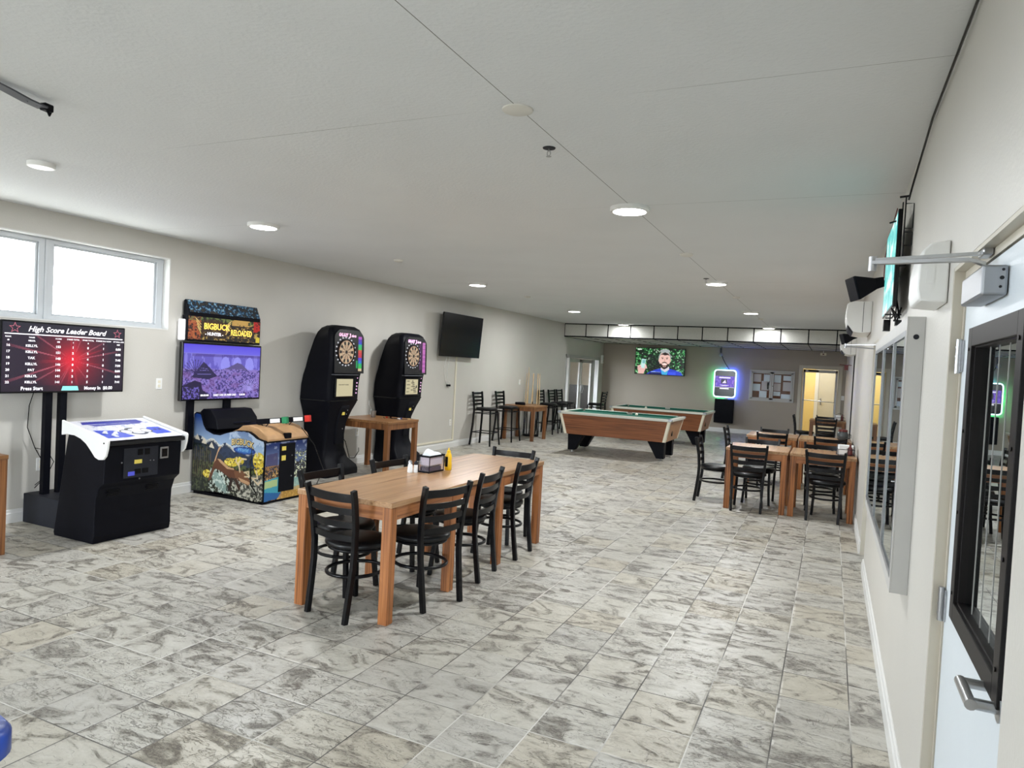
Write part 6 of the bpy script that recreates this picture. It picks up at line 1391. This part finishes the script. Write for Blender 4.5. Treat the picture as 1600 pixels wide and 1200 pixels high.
for k, (x_, z_, w2, h2) in enumerate(sheets):
    lbs = ['top left corner', 'top, left door by the centre', 'lower left edge', 'middle of the left door', 'bottom of the left door', 'top of the right door', 'middle of the right door', 'foot of the right door', 'top right corner', 'middle right edge', 'bottom right corner', 'beside the centre lock']
    o = B().box(x_, x_ + w2, -0.0155, -0.0135, z_, z_ + h2).build('notice_sheet', M['paper'] if k % 3 else mat('cream_sheet_%d' % k, srgb(214, 200, 196), 0.8)); o.location = (-1.54, YB, 1.42)
    tag(o, 'paper notice in the back wall board, at the %s' % lbs[k], 'notice', 'paper notices pinned in the glass board')
t = thing('ceiling_sign', 'small pale device hanging on a stem under the soffit before the back door', 'sign', (-0.25, YB - 0.3, ZS))
B().tube([(0, 0, 0), (0, 0, -0.06)], 0.008, 8).build('stem', M['white'], t)
B().box(-0.075, 0.075, -0.02, 0.02, -0.13, -0.06, 0.004).build('housing', M['cream'], t)
B().box(-0.02, 0.02, -0.024, -0.02, -0.11, -0.08).build('lens', M['dark_red'], t)

# ================================================================== RIGHT WALL
t = thing('display_case', 'long silver wall display case with three mirrored glass bays on the right wall', 'display case')
cx0, cya, cyb, cz0, cz1 = 0.28, 3.345, 5.66, 0.756, 1.93
b = B(); b.box(cx0, XR - 0.001, cya, cya + 0.02, cz0, cz1).box(cx0, XR - 0.001, cyb - 0.02, cyb, cz0, cz1).box(cx0, XR - 0.001, cya + 0.02, cyb - 0.02, cz0, cz0 + 0.02).box(cx0, XR - 0.001, cya + 0.02, cyb - 0.02, cz1 - 0.02, cz1); b.build('case_side', M['alu_paint'], t)
b = B(); b.frame('X', cx0 - 0.006, cx0 - 0.0005, cya, cyb, cz0, cz1, 0.03, 0.055); b.build('front_frame', M['alu_paint'], t)
B().box(XR - 0.012, XR - 0.002, cya + 0.02, cyb - 0.02, cz0 + 0.02, cz1 - 0.02).build('back_panel', M['cork'], t)
sty = [cya + 0.03, 3.99, 4.76, cyb - 0.03]
for k in range(3):
    a, c = sty[k], sty[k + 1]
    q = B(); q.frame('X', cx0 - 0.007, cx0 + 0.006, a + 0.001, c - 0.001, cz0 + 0.056, cz1 - 0.056, 0.03, 0.025)
    dr = q.build('glass_door', M['alu'], t)
    B().box(cx0 - 0.001, cx0 + 0.002, a + 0.03, c - 0.035, cz0 + 0.085, cz1 - 0.085).build('pane', M['case_pane'], dr)
B().lathe([(0.011, -0.003), (0.011, 0.0)], (0.31, cya, 1.845), 16, 'Y').build('lock', M['charcoal'], t)
cs = [(3.45, 0.95, 0.42, 0.55), (3.50, 1.52, 0.34, 0.26), (4.15, 0.92, 0.4, 0.3), (4.12, 1.28, 0.5, 0.5), (4.95, 0.95, 0.42, 0.6), (5.0, 1.6, 0.4, 0.2)]
for k, (y_, z_, w2, h2) in enumerate(cs):
    o = B().box(XR - 0.015, XR - 0.0135, y_, y_ + w2, z_, z_ + h2).build('notice_sheet', M['paper'])
    tag(o, 'paper sheet inside the right wall display case, %s' % ['large one in the near bay', 'upper one in the near bay', 'lower one in the middle bay', 'upper one in the middle bay', 'large one in the far bay', 'upper one in the far bay'][k], 'notice', 'paper sheets in the wall display case')

t = thing('wall_unit', 'white curved plastic wall unit above the display case near the white door', 'wall unit', (XR, 2.76, 2.035))
b = B(); b.loft([[(-0.002, y_, -0.108), (-0.085, y_, -0.10), (-0.094, y_, -0.06), (-0.092, y_, 0.02), (-0.082, y_, 0.075), (-0.06, y_, 0.098), (-0.002, y_, 0.108)] for y_ in (0.0, 0.30)]); b.build('unit_shell', M['white'], t, smooth=40, bevel=0.006)
b = B(); b.prism([(-0.07, -0.04), (-0.068, 0.03), (-0.055, 0.085), (-0.045, 0.09), (-0.045, -0.04)], -0.003, 0.0); b.build('end_recess', M['white'], t)

t = thing('side_television', 'lit television high on the right wall, seen edge-on above the display case', 'television', (0, 0, 0))
B().box(0.268, 0.288, 4.2, 5.0, 2.055, 2.575, 0.003).build('television_case', M['black_gloss'], t)
p = Pic(60, 40, (60, 190, 190)); nz = p.noise(8, 5, 81); p.put(nz > 0.5, (140, 230, 220)); p.put(nz > 0.62, (230, 240, 236))
p.panel('screen', M['screen'], t, lambda a, b_: Vector((0.267, 4.99 - 0.78 * a, 2.068 + 0.49 * b_)))
b = B()
b.box(0.30, 0.306, 4.42, 4.45, 2.02, 2.66).box(0.30, 0.306, 4.85, 4.88, 2.02, 2.66).box(0.30, XR - 0.003, 4.42, 4.88, 2.30, 2.33)
for z0_, z1_ in ((2.47, 2.60), (2.38, 2.45)): b.tube([(0.30, 4.20, z1_), (XR - 0.004, 4.20, z1_), (XR - 0.004, 4.20, z0_), (0.30, 4.20, z0_)], 0.003, 6)
b.tube([(0.30, 4.20, 2.30), (0.30, 4.20, 2.64)], 0.004, 6); b.tube([(0.27, 4.20, 2.635), (0.32, 4.20, 2.64)], 0.006, 6); b.tube([(0.235, 4.3, 2.52), (0.268, 4.3, 2.53)], 0.005, 6); b.tube([(0.23, 4.6, 2.36), (0.268, 4.6, 2.36)], 0.006, 6)
b.build('wall_bracket', M['black_metal'], t)
b = B(); b.tube([(0.29, 4.3, 2.12), (0.31, 4.26, 2.0), (0.27, 4.25, 2.05), (0.30, 4.3, 1.98), (0.32, 4.32, 2.06), (0.29, 4.35, 1.99)], 0.005, 6).tube([(0.24, 4.28, 2.02), (0.32, 4.28, 2.02)], 0.004, 6).tube([(0.3, 4.45, 2.05), (0.29, 4.5, 2.02), (0.26, 4.52, 2.02)], 0.004, 6)
b.build('tangled_cord', M['black_gloss'], t)
B().box(0.296, 0.326, 4.32, 4.38, 1.965, 1.995).build('power_brick', M['black_gloss'], t)
B().box(0.25, 0.285, 4.5, 4.56, 1.945, 2.01).build('power_brick', M['black_gloss'], t)


def horn(label, loc, s=1.0):
    t = thing('wall_speaker', label, 'speaker', loc)
    b = B(); f_ = Vector((-0.92, -0.25, -0.28)).normalized(); sd = f_.cross(Vector((0, 0, 1))).normalized(); up = sd.cross(f_)
    def sec(d, hw, hh): return [tuple(f_ * d * s + sd * a * hw * s + up * c * hh * s) for a, c in ((-1, -1), (1, -1), (1, 1), (-1, 1))]
    b.loft([sec(0.0, 0.045, 0.035), sec(0.06, 0.05, 0.04), sec(0.20, 0.10, 0.085), sec(0.215, 0.10, 0.085)]); b.build('speaker_shell', M['black'], t, bevel=0.006)
    B().tube([(0, 0, 0), (0.05 * s, 0.02, 0.01), (XR - loc[0], 0.03, 0.02)], 0.01, 8).build('bracket', M['charcoal'], t)
    return t


horn('larger black wall speaker jutting from the right wall beyond the edge-on television', (0.275, 5.35, 2.335), 0.95)
horn('smaller black wall speaker farther along the right wall below the first air conditioner', (0.245, 9.7, 2.225), 0.8)


def air_con(label, y0, y1, z0, z1, pipes):
    t = thing('air_conditioner', label, 'air conditioner', (XR, y0, z0)); h = z1 - z0; L_ = y1 - y0
    pr = [(-0.001, 0.01), (-0.10, 0.0), (-0.17, 0.012), (-0.225, 0.08 * h / 0.3), (-0.245, 0.16 * h / 0.3), (-0.24, 0.27 * h / 0.3), (-0.20, h), (-0.001, h)]
    B().loft([[(x, y_, z) for x, z in pr] for y_ in (0.0, L_)]).build('unit_shell', M['white'], t, smooth=35, bevel=0.006)
    B().loft([[(-0.215, y_, 0.045), (-0.228, y_, 0.085), (-0.18, y_, 0.008), (-0.17, y_, 0.006)] for y_ in (0.04, L_ - 0.04)]).build('air_vent', M['charcoal'], t)
    B().box(-0.085, -0.080, -0.002, 0.0, 0.01, h - 0.01).build('end_seam', M['grey'], t)
    return t


air_con('white wall air conditioner on the right wall, nearer the camera', 8.15, 9.0, 2.165, 2.50, True)
air_con('white wall air conditioner farther along the right wall beside the soffit', 12.9, 13.75, 2.10, 2.40, True)
o = B().tube([(XR - 0.012, YF + 0.1, ZC - 0.012), (XR - 0.014, 0.5, ZC - 0.02), (XR - 0.012, 2.3, ZC - 0.010), (XR - 0.016, 2.9, ZC - 0.026), (XR - 0.012, 3.5, ZC - 0.012), (XR - 0.02, 4.18, ZC - 0.14), (XR - 0.03, 4.2, ZC - 0.2)], 0.005, 6).build('ceiling_cable', M['black_gloss'], smooth=60)
tag(o, 'thin dark cable running along the top of the right wall to the edge-on television', 'cable')
o = B().tube([(0.285, 5.42, 2.37), (0.28, 5.36, 2.5), (0.30, 5.28, 2.65), (0.325, 5.2, 2.80)], 0.004, 6).build('speaker_wire', M['dark_red'], smooth=60)
tag(o, 'thin reddish wire rising from the larger wall speaker toward the ceiling', 'wire')
o = B().box(XR - 0.02, XR - 0.001, 13.2, 13.23, 0.12, 2.1).build('wall_conduit', M['bronze'])
tag(o, 'thin dark vertical conduit far along the right wall below the air conditioner', 'conduit')
o = B().tube([(XR - 0.001, 15.4, 1.98), (XR - 0.09, 15.4, 1.98), (XR - 0.22, 15.38, 1.985)], 0.008, 6).box(XR - 0.13, XR - 0.06, 15.36, 15.44, 1.88, 1.975).build('wall_camera', M['dark_red'])
tag(o, 'tiny dark device on a thin arm at the far end of the right wall', 'wall device')

# blue seat at the lower left edge
t = thing('blue_stool', 'royal blue padded seat edge cut off at the lower left corner of the photo', 'stool', (-2.445, 1.165, 0))
B().loft([[(0.19 * f_ * math.copysign(abs(math.cos(a)) ** 0.6, math.cos(a)), 0.19 * f_ * math.copysign(abs(math.sin(a)) ** 0.6, math.sin(a)), z) for a in [2 * PI * k / 32 for k in range(32)]] for f_, z in ((0.93, 0.315), (1.0, 0.33), (1.0, 0.395), (0.93, 0.415), (0.5, 0.42))]).build('seat', M['blue_vinyl'], t, smooth=50)
for sx in (-1, 1):
    for sy in (-1, 1): B().tube([(sx * 0.11, sy * 0.11, 0), (sx * 0.10, sy * 0.10, 0.32)], 0.012, 8).build('leg', M['black_metal'], t)
